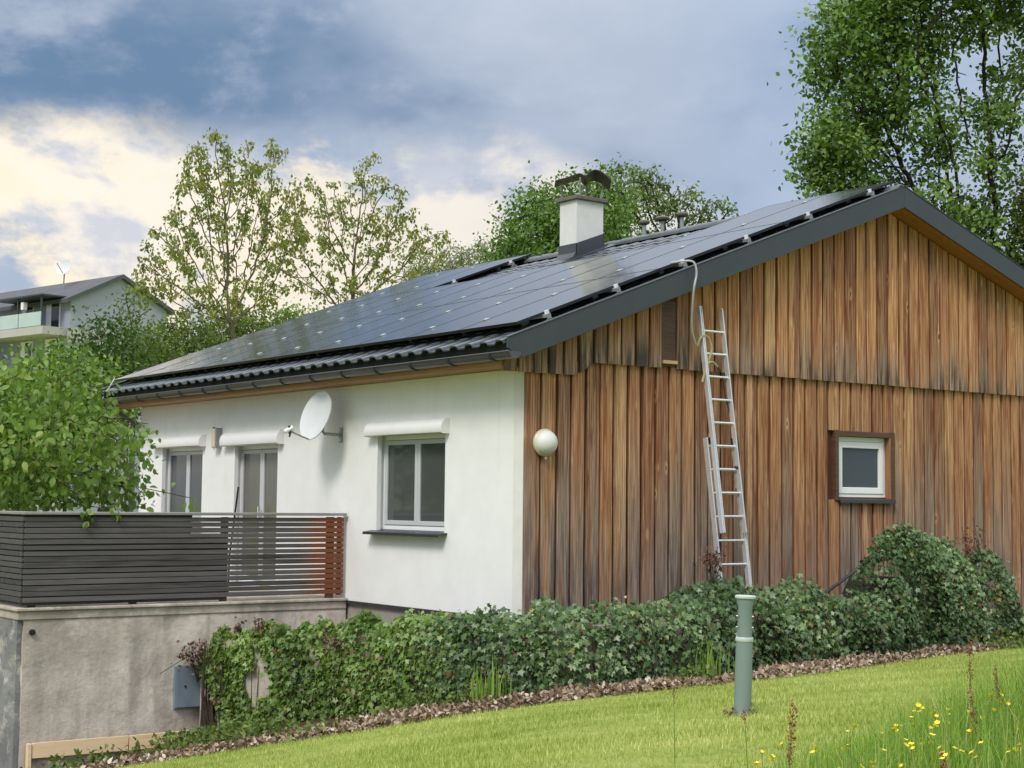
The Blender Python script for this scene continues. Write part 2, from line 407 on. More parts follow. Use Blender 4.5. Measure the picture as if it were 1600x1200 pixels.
M_pale = simple('fresh_spruce', (.84, .66, .43), (.74, .53, .30), 2, .6, bmp=.2, vscale=(10, 1.2, 10), rnd=1)
M_steelblue = simple('blue_grey_enamel', (.20, .25, .30), (.16, .20, .245), 5, .45)
M_post = simple('grey_green_pvc', (.20, .255, .235), (.165, .215, .196), 3, .42, vscale=(1, 1, .4))
M_postcap = simple('post_cap_pale', (.50, .55, .52), (.40, .46, .43), 8, .45)
M_darkwin = simple('window_interior', (.012, .013, .014), None, 2, .4)

def glass_mat(name, col, rough=.05, spec=.5):
    m, nt, b = nmat(name)
    v = obj_vec(nt, (1, 1, 1)); f = noise_node(nt, v, 1.3, 3, .5)
    nt.links.new(ramp(nt, f, [(.3, tuple(q*.85 for q in col)), (.7, col)]), b.inputs['Base Color'])
    setin(b, Roughness=rough); b.inputs['Specular IOR Level'].default_value = spec
    bump(nt, b, noise_node(nt, v, 2.2, 2, .4), .02, .01)
    return m
M_glass = glass_mat('window_glass', (.075, .082, .080), .06)
M_glass_d = glass_mat('door_glass', (.135, .128, .112), .08)
M_glass_g = glass_mat('gable_window_glass', (.062, .070, .075), .10)

def panel_mat():
    m, nt, b = nmat('solar_glass')
    t = nt.nodes.new('ShaderNodeTexCoord')
    br = nt.nodes.new('ShaderNodeTexBrick'); br.offset = 0.0
    nt.links.new(t.outputs['Object'], br.inputs['Vector'])
    br.inputs['Scale'].default_value = 1.0; br.inputs['Mortar Size'].default_value = .0028; br.inputs['Brick Width'].default_value = .182; br.inputs['Row Height'].default_value = .0915
    br.inputs['Color1'].default_value = (.0085, .0095, .013, 1); br.inputs['Color2'].default_value = (.0075, .0085, .012, 1); br.inputs['Mortar'].default_value = (.014, .015, .018, 1)
    nt.links.new(br.outputs['Color'], b.inputs['Base Color'])
    setin(b, Roughness=.2); b.inputs['Specular IOR Level'].default_value = .5
    du = noise_node(nt, t.outputs['Object'], 1.7, 5, .6)
    nt.links.new(nmaprange(nt, du, .3, .75, .09, .17), b.inputs['Roughness'])
    return m
M_pv = panel_mat()

def concrete_mat(name, a, bcol, dark):
    m, nt, b = nmat(name)
    v = obj_vec(nt)
    n1 = noise_node(nt, v, .9, 6, .6); n2 = noise_node(nt, v, 7.0, 7, .68); n3 = noise_node(nt, obj_vec(nt, (3.5, 3.5, .35)), 1.0, 5, .6)
    col = ramp(nt, n1, [(.36, bcol), (.50, a), (.66, tuple(min(.66, q*1.2) for q in a))])
    col = mixc(nt, nmaprange(nt, n2, .45, .72, 0, .5), col, dark)
    tc = nt.nodes.new('ShaderNodeTexCoord'); sp = nt.nodes.new('ShaderNodeSeparateXYZ'); nt.links.new(tc.outputs['Object'], sp.inputs[0])
    st = nmath(nt, 'MULTIPLY', nmaprange(nt, n3, .46, .66), .75)
    col = mixc(nt, st, col, tuple(q*.62 for q in a))
    # shuttering-board joints and lime blooms
    wz = nmath(nt, 'FRACT', nmath(nt, 'MULTIPLY', nmath(nt, 'ADD', sp.outputs[2], nmath(nt, 'MULTIPLY', n1, .25)), 3.6))
    ln = nmath(nt, 'MULTIPLY', nmaprange(nt, wz, .09, .0), nmaprange(nt, noise_node(nt, obj_vec(nt, (1.6, 1.6, 5)), 1.0, 3), .45, .62))
    col = mixc(nt, nmath(nt, 'MULTIPLY', ln, .12), col, tuple(q*.5 for q in a))
    bl = noise_node(nt, obj_vec(nt, (2.2, 2.2, 3.0)), 1.0, 9, .72)
    col = mixc(nt, nmaprange(nt, bl, .50, .66, 0, .7), col, (.62, .57, .50))
    nt.links.new(col, b.inputs['Base Color']); setin(b, Roughness=.92); b.inputs['Specular IOR Level'].default_value = .15
    h = nmath(nt, 'ADD', n2, nmath(nt, 'MULTIPLY', bl, .8))
    bump(nt, b, h, .55, .03)
    return m
M_conc = concrete_mat('rough_concrete', (.54, .485, .42), (.40, .35, .30), (.29, .25, .21))
M_conc2 = concrete_mat('grey_roughcast', (.24, .24, .235), (.165, .168, .168), (.09, .09, .09))
M_conc3 = concrete_mat('terrace_edge_concrete', (.47, .42, .35), (.34, .30, .25), (.22, .19, .155))

def slat_mat(name, c1, c2, y_rust=None):
    m, nt, b = nmat(name)
    v = obj_vec(nt, (20, 1.2, 20), 1.0)
    g = noise_node(nt, v, 1.0, 6, .65, .4)
    oi = nt.nodes.new('ShaderNodeObjectInfo')
    col = ramp(nt, g, [(.3, c2), (.68, c1)])
    col = mixc(nt, nmaprange(nt, oi.outputs['Random'], 0, 1, 0, .8), col, mixc(nt, g, tuple(q*.55 for q in c1), tuple(q*1.75 for q in c1)))
    if y_rust:
        tc = nt.nodes.new('ShaderNodeTexCoord'); sp = nt.nodes.new('ShaderNodeSeparateXYZ'); nt.links.new(tc.outputs['Object'], sp.inputs[0])
        yy = nmath(nt, 'ADD', sp.outputs[1], nmath(nt, 'MULTIPLY', g, .5))
        col = mixc(nt, nmaprange(nt, yy, y_rust[0], y_rust[1], 0, .9), col, (.185, .06, .022))   # unweathered stain near the house
    nt.links.new(col, b.inputs['Base Color']); setin(b, Roughness=.75); b.inputs['Specular IOR Level'].default_value = .3
    bump(nt, b, g, .4, .004)
    return m
M_slat = slat_mat('grey_weathered_slat', (.105, .097, .094), (.028, .026, .026), (3.80, 4.20))
M_slat2 = slat_mat('grey_weathered_slat_front', (.082, .078, .077), (.026, .025, .026))
M_rust = simple('red_brown_post', (.20, .062, .022), (.135, .040, .014), 3, .6, bmp=.2, vscale=(12, 12, 1))
M_rail = simple('grey_top_rail', (.30, .285, .275), (.20, .19, .18), 3, .7, vscale=(10, 1, 10), bmp=.2)

M_bark = simple('tree_bark', (.090, .070, .052), (.045, .035, .027), 6, .9, bmp=.6, bdist=.02, vscale=(3, 3, .6), spec=.15)
M_bark_l = simple('grey_brown_bark', (.17, .135, .10), (.095, .075, .055), 6, .9, bmp=.5, bdist=.02, vscale=(3, 3, .6), spec=.15)
M_bark_d = simple('dark_bark', (.050, .040, .036), (.026, .021, .02), 6, .9, bmp=.6, bdist=.02, vscale=(3, 3, .6), spec=.15)
G = lambda *s: list(s)
M_lf_airy = leaf_mat('young_airy_leaf', G((0, (.11, .145, .028)), (.35, (.20, .24, .05)), (.65, (.29, .31, .08)), (.85, (.36, .31, .11)), (1, (.28, .16, .07))), .4)
M_lf_round = leaf_mat('dense_round_leaf', G((0, (.050, .105, .015)), (.5, (.105, .195, .026)), (1, (.19, .30, .055))), .3)
M_lf_oak = leaf_mat('pale_oak_leaf', G((0, (.075, .115, .025)), (.5, (.12, .175, .04)), (1, (.20, .25, .075))), .35)
M_lf_maple = leaf_mat('maple_leaf', G((0, (.050, .095, .018)), (.45, (.110, .195, .034)), (.8, (.19, .30, .062)), (1, (.32, .42, .14))), .32)
M_lf_bush = leaf_mat('bush_leaf', G((0, (.055, .095, .016)), (.5, (.11, .17, .03)), (1, (.20, .25, .06))), .35)
M_lf_dark = leaf_mat('dark_shrub_leaf', G((0, (.025, .060, .010)), (.5, (.050, .105, .018)), (1, (.085, .16, .03))), .3)
M_lf_lime = leaf_mat('fresh_lime_leaf', G((0, (.070, .13, .020)), (.4, (.125, .215, .034)), (.75, (.19, .30, .050)), (1, (.33, .38, .11))), .38)
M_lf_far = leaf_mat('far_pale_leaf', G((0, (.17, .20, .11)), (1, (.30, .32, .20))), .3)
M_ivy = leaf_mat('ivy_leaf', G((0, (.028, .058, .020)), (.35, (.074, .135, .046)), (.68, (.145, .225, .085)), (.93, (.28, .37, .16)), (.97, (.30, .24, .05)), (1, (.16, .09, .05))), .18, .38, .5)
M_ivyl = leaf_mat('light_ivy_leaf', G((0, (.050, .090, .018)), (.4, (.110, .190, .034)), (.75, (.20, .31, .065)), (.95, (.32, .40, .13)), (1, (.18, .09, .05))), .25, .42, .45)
M_litter = leaf_mat('dry_leaf', G((0, (.10, .060, .040)), (.4, (.22, .145, .095)), (.75, (.40, .30, .215)), (.93, (.62, .54, .44)), (1, (.12, .12, .05))), .1, .8, .2)
M_redbrown = leaf_mat('red_brown_ivy_leaf', G((0, (.07, .028, .020)), (.5, (.13, .055, .038)), (1, (.22, .13, .095))), .15, .7)
M_blade = leaf_mat('lawn_blade', G((0, (.20, .262, .045)), (.35, (.34, .40, .095)), (.7, (.50, .53, .18)), (1, (.70, .67, .34))), .35, .6, .25)
M_tall = leaf_mat('tall_grass_blade', G((0, (.12, .23, .030)), (.45, (.21, .35, .050)), (.85, (.33, .45, .09)), (1, (.50, .48, .20))), .4, .5, .3)
M_petal = simple('buttercup_petal', (.85, .66, .02), None, 4, .4)
M_sorrel = simple('sorrel_seed', (.24, .10, .045), (.16, .06, .03), 20, .8)
M_stem = simple('green_stem', (.12, .18, .045), None, 8, .6)

# ------------------------------------------------------------------ ground
GP = np.array([(-3.9,-4.2,-1.90),(-3.9,-2.1,-1.68),(-2,-1.75,-1.28),(-.2,-1.4,-.97),(1.6,-1.1,-.66),(2.2,.66,-.56),(2.0,3.3,-.5),(1.9,6.4,-.45),(1.7,9,-.35),(5.8,-2.35,-.27),(7.0,-5.36,-.24),(9,-3.5,-.03),(4,5,-.33),(7,3,-.08),(11,-7,-.05),(14.2,-10.6,-.25),(3,-5,-.84),(.5,-5,-1.25),(-3,-8,-1.95),(-10,-6,-2.1),(6,10,-.1),(5,-9,-.85),(0,13,-.25),(-12,0,-2.0),(-12,12,-1.2),(14,8,.2),(20,-4,0.2),(-20,-14,-2.6),(14,-20,-1.),(3,-1.8,-.55)])
def tps_fit(P):
    n = len(P); d2 = ((P[:, None, :2]-P[None, :, :2])**2).sum(-1); K = np.where(d2 > 0, d2*np.log(d2+1e-12)*.5, 0)+np.eye(n)*.02
    Q = np.c_[np.ones(n), P[:, :2]]; A = np.zeros((n+3, n+3)); A[:n, :n] = K; A[:n, n:] = Q; A[n:, :n] = Q.T
    return np.linalg.solve(A, np.r_[P[:, 2], 0, 0, 0])
WT = tps_fit(GP)
def gz(x, y):
    x = np.asarray(x, float); y = np.asarray(y, float); sh = x.shape; X = np.stack([x.ravel(), y.ravel()], 1)
    out = np.empty(len(X))
    for i in range(0, len(X), 20000):
        Y = X[i:i+20000]
        d2 = ((Y[:, None]-GP[None, :, :2])**2).sum(-1); K = d2*np.log(d2+1e-12)*.5
        z = K @ WT[:-3]+WT[-3]+Y @ WT[-2:]
        # far from the garden the land levels out
        rr = np.hypot(Y[:, 0]-2, Y[:, 1]+1); t = np.clip((rr-15)/14, 0, 1); t = t*t*(3-2*t)
        out[i:i+20000] = z*(1-t)+(-1.2)*t
    return out.reshape(sh)
def gzf(x, y): return float(gz(np.array([x]), np.array([y]))[0])
def spaced(lo, a, b, hi, fine, grow=1.35):
    v = list(np.arange(a, b+1e-6, fine)); s = fine; q = a
    while q > lo: s *= grow; q -= s; v.insert(0, max(q, lo))
    s = fine; q = b
    while q < hi: s *= grow; q += s; v.append(min(q, hi))
    return np.array(v)
LAWN_EDGE = np.array([(1.6, 12), (1.9, 8.5), (2.38, 5.81), (2.45, 4.26), (2.85, 2.3), (2.98, 1.17), (2.95, 0), (2.88, -1.1), (2.6, -1.86), (2.19, -2.21), (1.82, -2.67), (1.36, -3.22), (.65, -3.64), (-.6, -4.3), (-2.5, -5.0), (-8, -8)])
def edge_x(y): return np.interp(y, LAWN_EDGE[::-1, 1], LAWN_EDGE[::-1, 0])
def ground_mat():
    m, nt, b = nmat('lawn_and_bed')
    a = nt.nodes.new('ShaderNodeAttribute'); a.attribute_name = 'bed'
    v = obj_vec(nt)
    n1 = noise_node(nt, v, .55, 5, .6); n2 = noise_node(nt, v, 6, 6, .6); n3 = noise_node(nt, v, 60, 5, .7)
    g = ramp(nt, n2, [(.3, (.21, .275, .05)), (.5, (.31, .37, .085)), (.72, (.41, .44, .15))])
    st = noise_node(nt, obj_vec(nt, (.35, 2.6, .35)), 1.0, 5, .6, .4)
    g = mixc(nt, nmaprange(nt, st, .5, .68, 0, .6), g, (.36, .37, .12))
    g = mixc(nt, nmaprange(nt, n1, .45, .7, 0, .35), g, (.13, .22, .03))
    soil = ramp(nt, n2, [(.3, (.045, .028, .018)), (.6, (.11, .07, .045)), (.8, (.17, .115, .08))])
    f = nmaprange(nt, nmath(nt, 'ADD', a.outputs['Fac'], nmath(nt, 'MULTIPLY', nmath(nt, 'SUBTRACT', n2, .5), .5)), .42, .58)
    nt.links.new(mixc(nt, f, g, soil), b.inputs['Base Color']); setin(b, Roughness=.95); b.inputs['Specular IOR Level'].default_value = .1
    bump(nt, b, n3, .8, .03)
    return m
def build_ground():
    xs = spaced(-620, -14, 16, 520, .22); ys = spaced(-420, -14, 14, 620, .22)
    X, Y = np.meshgrid(xs, ys, indexing='ij'); Z = gz(X, Y)
    Z += (np.sin(X*1.9+Y*.7)*np.cos(Y*1.3-X*.4))*.012
    nx, ny = X.shape; V = np.stack([X, Y, Z], -1).reshape(-1, 3)
    i = np.arange(nx-1)[:, None]*ny+np.arange(ny-1)[None]
    F = np.stack([i, i+ny, i+ny+1, i+1], -1).reshape(-1, 4)
    me = np_mesh('ground', V, F, ground_mat(), smooth=True)
    d = (edge_x(Y)-X)        # > 0 towards the house
    bed = np.clip(d/.5+.5, 0, 1)*np.where((X > -25) & (Y < 16) & (Y > -16), 1, 0)
    at = me.attributes.new('bed', 'FLOAT', 'POINT'); at.data.foreach_set('value', bed.astype(np.float32).ravel())
    props(link('ground', me), kind='structure')
build_ground()

# ------------------------------------------------------------------ the house
SL, SR = .381, -.334                      # roof slopes left / right of the ridge
RY, RZ = 6.05, 5.57                       # ridge
HX0 = -10.88; RX0, RX1 = -11.55, .40
def zl(y): return RZ+SL*(y-RY)
def zr(y): return RZ+SR*(y-RY)
def soff(y): return 5.30+SL*(y-6.06) if y < 6.06 else 5.30+SR*(y-6.06)
house = thing('house', (0, 0, 0), 'low gabled house, white rendered long wall and brown board-clad gable under dark roof', 'house')

def build_walls():
    # white long wall
    mb = MB()
    holes = [(-3.25, -1.59, .88, 2.10), (-10.0, -8.39, .88, 2.08), (-7.36, -5.90, .0, 2.06)]
    holes_wall(mb, lambda u, v: (u, 0, v), HX0, -.03, -.05, 2.79, holes, (0, .16, 0))
    mb.add([(HX0, 0, -.05), (HX0, 12.4, -.05), (HX0, 12.4, 2.9), (HX0, 6.05, 5.25), (HX0, 0, 2.9)], [(0, 1, 2, 3, 4)])   # far gable
    mb.add([(HX0, 12.4, -.05), (-.03, 12.4, -.05), (-.03, 12.4, 3.1), (HX0, 12.4, 3.1)], [(0, 1, 2, 3)])
    mb.add([(HX0, 0, -.05), (-.03, 0, -.05), (-.03, .16, -.05), (HX0, .16, -.05)], [(0, 1, 2, 3)])
    mb.build('white_wall', M_plaster, house)
    MB().box(-.235, -.027, -.005, .02, -.05, 2.76).build('corner_strip', M_cream, house, bevel=.003)
    MB().box(HX0, -.03, -.022, -.001, -.085, -.052).build('base_drip_edge', M_sill, house)
    MB().box(HX0+.03, -.05, .03, .3, -2.4, -.07).build('foundation', M_concrete_f, house)
    MB().box(-.3, -.04, .3, 12.3, -2.0, -.07).build('foundation', M_concrete_f, house)
    # dark backing of the gable, with the window hole
    b = MB(); holes_wall(b, lambda u, v: (-.02, u, v), .0, 12.4, -.35, 2.9, [(5.11, 6.17, 1.38, 2.20)], (-.16, 0, 0))
    b.add([(-.02, 0, 2.9), (-.02, 12.4, 2.9), (-.02, 12.4, soff(12.4)), (-.02, 6.06, 5.3), (-.02, 0, soff(0))], [(0, 1, 2, 3, 4)])
    b.build('gable_backing', M_wood_back, house)
    # floor slab hidden inside, keeps light out
    MB().box(HX0+.25, -.3, .3, 12.1, 2.75, 2.8).build('ceiling_slab', M_deck, house)
build_walls()

def board(y0, y1, x0, x1, zb0, zb1, zt0, zt1, c=.006):
    """vertical board; bottom / top heights at y0 and y1; chamfered front arrises"""
    prof = [(x0, y0), (x1-c, y0), (x1, y0+c), (x1, y1-c), (x1-c, y1), (x0, y1)]
    f = lambda y, a, b: a+(b-a)*(y-y0)/(y1-y0)
    vs = [(x, y, f(y, zb0, zb1)) for x, y in prof]+[(x, y, f(y, zt0, zt1)) for x, y in prof]
    n = 6
    return MB().add(vs, [(i, (i+1) % n, n+(i+1) % n, n+i) for i in range(n)]+[tuple(range(n-1, -1, -1)), tuple(range(n, 2*n))])
PITCH = .216
def cladding():
    rnd = random.Random(3)
    n = int(12.35/PITCH)
    for i in range(n):
        y = -.024+i*PITCH
        y0 = y+rnd.uniform(.010, .022); y1 = y+PITCH-rnd.uniform(.012, .028)
        if i == 0: y0 = -.026
        d = rnd.uniform(-.005, .005)
        x0, x1 = -.016, .030+d
        segs = [(-.30, 2.93)]
        if y1 > 5.05 and y0 < 6.23: segs = [(-.30, 1.345), (2.255, 2.93)]
        for a, b in segs: board(y0, y1, x0, x1, a+rnd.uniform(-.01, .01), a+rnd.uniform(-.01, .01), b, b).build('board', M_clad_lo, house, origin=(x0, y0, a))
    # upper storey boards hang 5 cm proud of the lower ones
    def zb(y): return 2.735 if y < .66 else (2.735+(y-.66)/.26*.165 if y < .92 else 2.90)
    m = int((12.4+.40)/PITCH); hole = None
    for i in range(m):
        y = -.385+i*PITCH
        if 2.05 < y+PITCH/2 < 2.05+PITCH: hole = y; continue
        y0 = y+rnd.uniform(.008, .020); y1 = y+PITCH-rnd.uniform(.010, .026)
        d = rnd.uniform(-.006, .006)
        x0, x1 = .046, .078+d
        if y0 < 6.06 < y1: t0 = t1 = min(soff(y0), soff(y1))-.004
        else: t0, t1 = soff(y0)-.004, soff(y1)-.004
        b0, b1 = zb(y0), zb(y1)
        if b0 > t0: b0 = t0-.02
        board(y0, y1, x0, x1, b0+rnd.uniform(-.004, .004), b1+rnd.uniform(-.004, .004), t0, t1).build('board', M_clad_up, house, origin=(x0, y0, min(b0, b1)))
    # dark counter-battens close the joints between the upper boards
    k = MB(); k.add([(.044, -.36, soff(-.36)-.01), (.044, 6.06, 5.29), (.044, 12.3, soff(12.3)-.01), (.044, 12.3, 2.93), (.044, .95, 2.93), (.044, -.36, 2.77)], [(0, 1, 2, 3, 4, 5)])
    k.build('joint_backing', M_wood_back, house)
    MB().box(.047, .058, hole-.004, hole+PITCH+.004, 2.925, soff(hole)-.03).build('recessed_board', M_wood_dark, house)['label'] = 'dark recessed board where one cladding board is missing'
    MB().box(.060, .096, hole-.006, hole+PITCH+.006, 2.955, 2.995).build('batten', M_batten, house)
cladding()

def sash(mb_frame, P, u0, u1, v0, v1, w, d0, d1):
    """rectangular ring of four bars in the plane P(u, v, d), mitre-free butt joints"""
    def bx(a, b, c, e):
        q = [P(u, v, d) for u in (a, b) for v in (c, e) for d in (d0, d1)]
        mb_frame.add(q, [(0, 1, 3, 2), (4, 6, 7, 5), (0, 4, 5, 1), (2, 3, 7, 6), (0, 2, 6, 4), (1, 5, 7, 3)])
    bx(u0, u0+w, v0, v1); bx(u1-w, u1, v0, v1); bx(u0+w, u1-w, v0, v0+w); bx(u0+w, u1-w, v1-w, v1)
def shutter_box(par, x0, x1, z0, z1):
    h = z1-z0
    prof = [(0, 0, z0), (0, -.095, z0), (0, -.112, z0+h*.05), (0, -.120, z0+h*.20), (0, -.118, z0+h*.50), (0, -.100, z0+h*.74), (0, -.066, z0+h*.93), (0, -.035, z1), (0, 0, z1)]
    e = MB().prism(prof, (x0+.012, 0, 0), (x1-.012, 0, 0)).build('shutter_box', M_shutter, par, smooth=True)
    mb = MB()
    big = [(0, q[1]*1.05, z0-.006+(q[2]-z0)*1.05) for q in prof]
    for ea in (x0, x1-.012): MB().prism(big, (ea, 0, 0), (ea+.012, 0, 0)).build('shutter_end_cap', M_shutter, par)
def long_window(x0, x1, z0, z1, box, sill, door=False):
    w = MB(); P = lambda u, v, d: (u, d, v)
    sash(w, P, x0, x1, z0+.02, z1, .055, .115, .158)
    o = w.build('door' if door else 'window', M_white, house, bevel=.004)
    mid = (x0+x1)/2
    fr = MB()
    for a, b in ((x0+.055, mid), (mid, x1-.055)):
        sash(fr, P, a+.003, b-.003, z0+.08, z1-.06, .058, .105, .15)
    fr.build('sash', M_sash_shade, o, bevel=.005)
    for a, b in ((x0+.055, mid), (mid, x1-.055)):
        MB().box(a+.055, b-.055, .125, .132, z0+.132, z1-.112).build('pane', M_glass_d if door else M_glass, o)
    # roller-shutter guide rails at the outer face of the reveal
    for ga in (x0, x1-.045): MB().box(ga, ga+.045, -.004, .06, z0, z1).build('guide_rail', M_white, o, bevel=.003)
    shutter_box(o, *box)
    if sill:
        MB().prism([(0, .10, z0+.022), (0, .10, z0-.004), (0, -.125, z0-.03), (0, -.13, z0-.045), (0, -.14, z0-.045), (0, -.14, z0-.012)], (x0-.07, 0, 0), (x1+.02, 0, 0)).build('sill', M_sill, o)
    if door:
        h = MB(); h.box(mid+.02, mid+.05, .03, .06, 1.0, 1.16); h.build('handle', M_alu, o)
    return o
o = long_window(-3.25, -1.59, .88, 2.10, (-3.36, -1.55, 2.095, 2.275), True)
o['label'] = 'two-sash window with dark sill nearest the wood gable'
o = long_window(-10.0, -8.39, .88, 2.08, (-10.22, -8.33, 2.085, 2.265), True)
o['label'] = 'two-sash window at the far end of the white wall'
long_window(-7.36, -5.90, .0, 2.06, (-7.6, -5.76, 2.065, 2.265), False, True)
# small gable window
def gable_window():
    P = lambda u, v, d: (d, u, v)
    fr = MB()
    fr.box(-.10, .056, 5.05, 5.115, 1.335, 2.262); fr.box(-.10, .056, 6.155, 6.232, 1.335, 2.262)
    fr.box(-.10, .053, 5.115, 6.155, 2.185, 2.255)
    fr.box(-.10, .050, 5.115, 6.155, 1.335, 1.36)
    o = fr.build('window', M_wood_dark, house, bevel=.004); o['label'] = 'small square window in a dark timber casing in the gable'
    f = MB(); sash(f, P, 5.117, 6.153, 1.362, 2.183, .06, -.10, -.04); f.build('frame', M_white, o, bevel=.004)
    s = MB(); sash(s, P, 5.19, 6.09, 1.425, 2.12, .085, -.088, -.028); s.build('sash', M_white, o, bevel=.006)
    MB().box(-.066, -.056, 5.27, 6.01, 1.505, 2.04).build('pane', M_glass_g, o)
    MB().prism([(-.06, 0, 1.372), (-.06, 0, 1.361), (.080, 0, 1.329), (.085, 0, 1.300), (.097, 0, 1.300), (.094, 0, 1.344)], (0, 5.10, 0), (0, 6.20, 0)).build('sill', M_sill, o)
    j = MB(); j.box(-.028, .05, 6.125, 6.153, 1.362, 2.183); j.build('jamb_board', simple('orange_jamb_wood', (.34, .155, .055), (.22, .09, .03), 3, .6, vscale=(12, 12, 1)), o)
gable_window()

def build_roof():
    th = .17
    r = MB()
    ye, yr = -.50, 12.75
    a = [(0, ye, zl(ye)-.05), (0, RY, RZ-.05), (0, RY, RZ-.05-th), (0, ye, zl(ye)-.05-th*.55)]
    r.prism(a, (RX0, 0, 0), (RX1-.03, 0, 0))
    b = [(0, RY+.001, RZ-.05), (0, yr, zr(yr)-.05), (0, yr, zr(yr)-.05-th), (0, RY+.001, RZ-.05-th)]
    r.prism(b, (RX0, 0, 0), (RX1-.03, 0, 0))
    roof = r.build('roof', M_deck, house)
    # verge boards (folded sheet metal)
    for nm, x in (('verge_board', RX1), ('verge_board', RX0-.03)):
        v = MB()
        lo = lambda y: (5.30+SL*(y-6.06)) if y < 6.06 else 5.30+SR*(y-6.06)
        hi = lambda y: zl(y)+.015 if y < RY else zr(y)+.015
        v.prism([(x-.03, -.385, lo(-.385)), (x-.03, -.56, hi(-.56)-.115), (x-.03, -.56, hi(-.56)), (x-.03, 6.055, hi(RY)), (x-.03, 6.06, lo(6.06))], (0, 0, 0), (.03, 0, 0))
        v.build(nm, M_anth, roof, bevel=.004)
        v = MB(); v.prism([(x-.03, 6.0605, lo(6.06)), (x-.03, 6.0555, hi(RY)), (x-.03, 12.9, hi(12.9)), (x-.03, 12.9, lo(12.9))], (0, 0, 0), (.03, 0, 0)); v.build(nm, M_anth, roof, bevel=.004)
        c = MB(); c.prism([(x-.10, -.56, hi(-.56)+.002), (x-.10, RY, hi(RY)+.002), (x-.10, RY, hi(RY)+.012), (x-.10, -.56, hi(-.56)+.012)], (0, 0, 0), (.108, 0, 0))
        c.prism([(x-.10, RY, hi(RY)+.002), (x-.10, 12.9, hi(12.9)+.002), (x-.10, 12.9, hi(12.9)+.012), (x-.10, RY, hi(RY)+.012)], (0, 0, 0), (.108, 0, 0))
        c.build('verge_flashing', M_anth, roof)
    # soffit of the verge: three planks per slope
    for k in range(3):
        x0 = .0+k*.128-.02; x1 = x0+.122
        for (ya, yb) in ((-.40, 6.055), (6.065, 12.8)):
            s = MB(); s.prism([(0, ya, soff(ya)+.012), (0, yb, soff(yb)+.012), (0, yb, soff(yb)+.034), (0, ya, soff(ya)+.034)], (x0, 0, 0), (min(x1, .37), 0, 0))
            s.build('soffit_board', M_soffit, roof)
    # boxed eave under the gutter
    MB().box(RX0+.05, .04, -.385, -.36, 2.785, 2.90).build('eave_fascia_board', M_eave, roof, bevel=.003)
    MB().box(RX0+.05, .04, -.36, -.19, 2.795, 2.815).build('eave_soffit_board', M_eave, roof)
    MB().box(RX0+.05, .04, -.186, .0, 2.795, 2.815).build('eave_soffit_board', M_eave, roof)
    # far gable verge soffit
    # gutter
    g = MB(); n = 10; R = .080; cy, cz = -.475, 2.918
    pr = [(0, cy+R*math.cos(math.pi+math.pi*i/n), cz+R*math.sin(math.pi+math.pi*i/n)) for i in range(n+1)]
    pr += [(0, cy+(R-.006)*math.cos(math.pi*2-math.pi*i/n), cz+(R-.006)*math.sin(math.pi*2-math.pi*i/n)) for i in range(n+1)]
    g.prism(pr, (RX0-.22, 0, 0), (RX1+.02, 0, 0))
    g.tube([(RX0-.22, cy-R-.004, cz), (RX1+.02, cy-R-.004, cz)], .010, 8)
    for xx in (RX0-.222, RX1+.018):
        g.prism([(xx, cy+R*math.cos(math.pi+math.pi*i/n), cz+R*math.sin(math.pi+math.pi*i/n)) for i in range(n+1)], (0, 0, 0), (.004, 0, 0))
    go = g.build('gutter', M_gutter, house, smooth=True)
    x = RX0+.1
    while x < RX1:
        k = MB(); rr = R+.005
        pts = [(x+.012*math.sin(i/n*math.pi), cy+rr*math.cos(math.pi+math.pi*i/n), cz+rr*math.sin(math.pi+math.pi*i/n)) for i in range(n+1)]
        for i in range(n):
            a, b2 = pts[i], pts[i+1]
            k.prism([a, b2, (b2[0], cy+(b2[1]-cy)*1.12, cz+(b2[2]-cz)*1.12), (a[0], cy+(a[1]-cy)*1.12, cz+(a[2]-cz)*1.12)], (-.016, 0, 0), (.016, 0, 0))
        k.build('gutter_bracket', M_sill, go); x += .82
    d = MB(); d.tube([(HX0-.12, cy, cz-.06), (HX0-.12, cy, 2.75), (HX0-.10, -.10, 2.55), (HX0-.10, -.10, -.3)], .045, 10); d.build('downpipe', M_gutter, house, smooth=True)
    # tiles
    A = math.atan(SL)
    w, L = .30, .40
    up_p = [(0, .002), (.055, .0), (.125, .0), (.150, .010), (.168, .034), (.205, .040), (.255, .038), (.285, .030), (.300, .004)]
    vs = []
    for yy, dz in ((0, .012), (L, 0)):
        vs += [(u, yy, h+dz) for u, h in up_p]+[(u, yy, h+dz-.016) for u, h in up_p]
    fs = []
    for i in range(8):
        fs += [(i, i+1, 18+i+1, 18+i), (9+i, 18+9+i, 18+9+i+1, 9+i+1), (i, 9+i, 9+i+1, i+1), (18+i, 18+i+1, 27+i+1, 27+i)]
    fs += [(0, 18, 27, 9), (8, 17, 26+9, 26)]
    tm = bpy.data.meshes.new('tile'); tm.from_pydata(vs, [], fs); tm.update(); bmfix(tm); tm.materials.append(M_tile)
    for pl in tm.polygons: pl.use_smooth = True
    try: tm.set_sharp_from_angle(angle=rad(35))
    except Exception: pass
    rest_v, rest_f = [], []
    tv = np.array(vs); dy = .305*math.cos(A)
    ncol = 40; nrow = 22; cx0 = RX0+.0
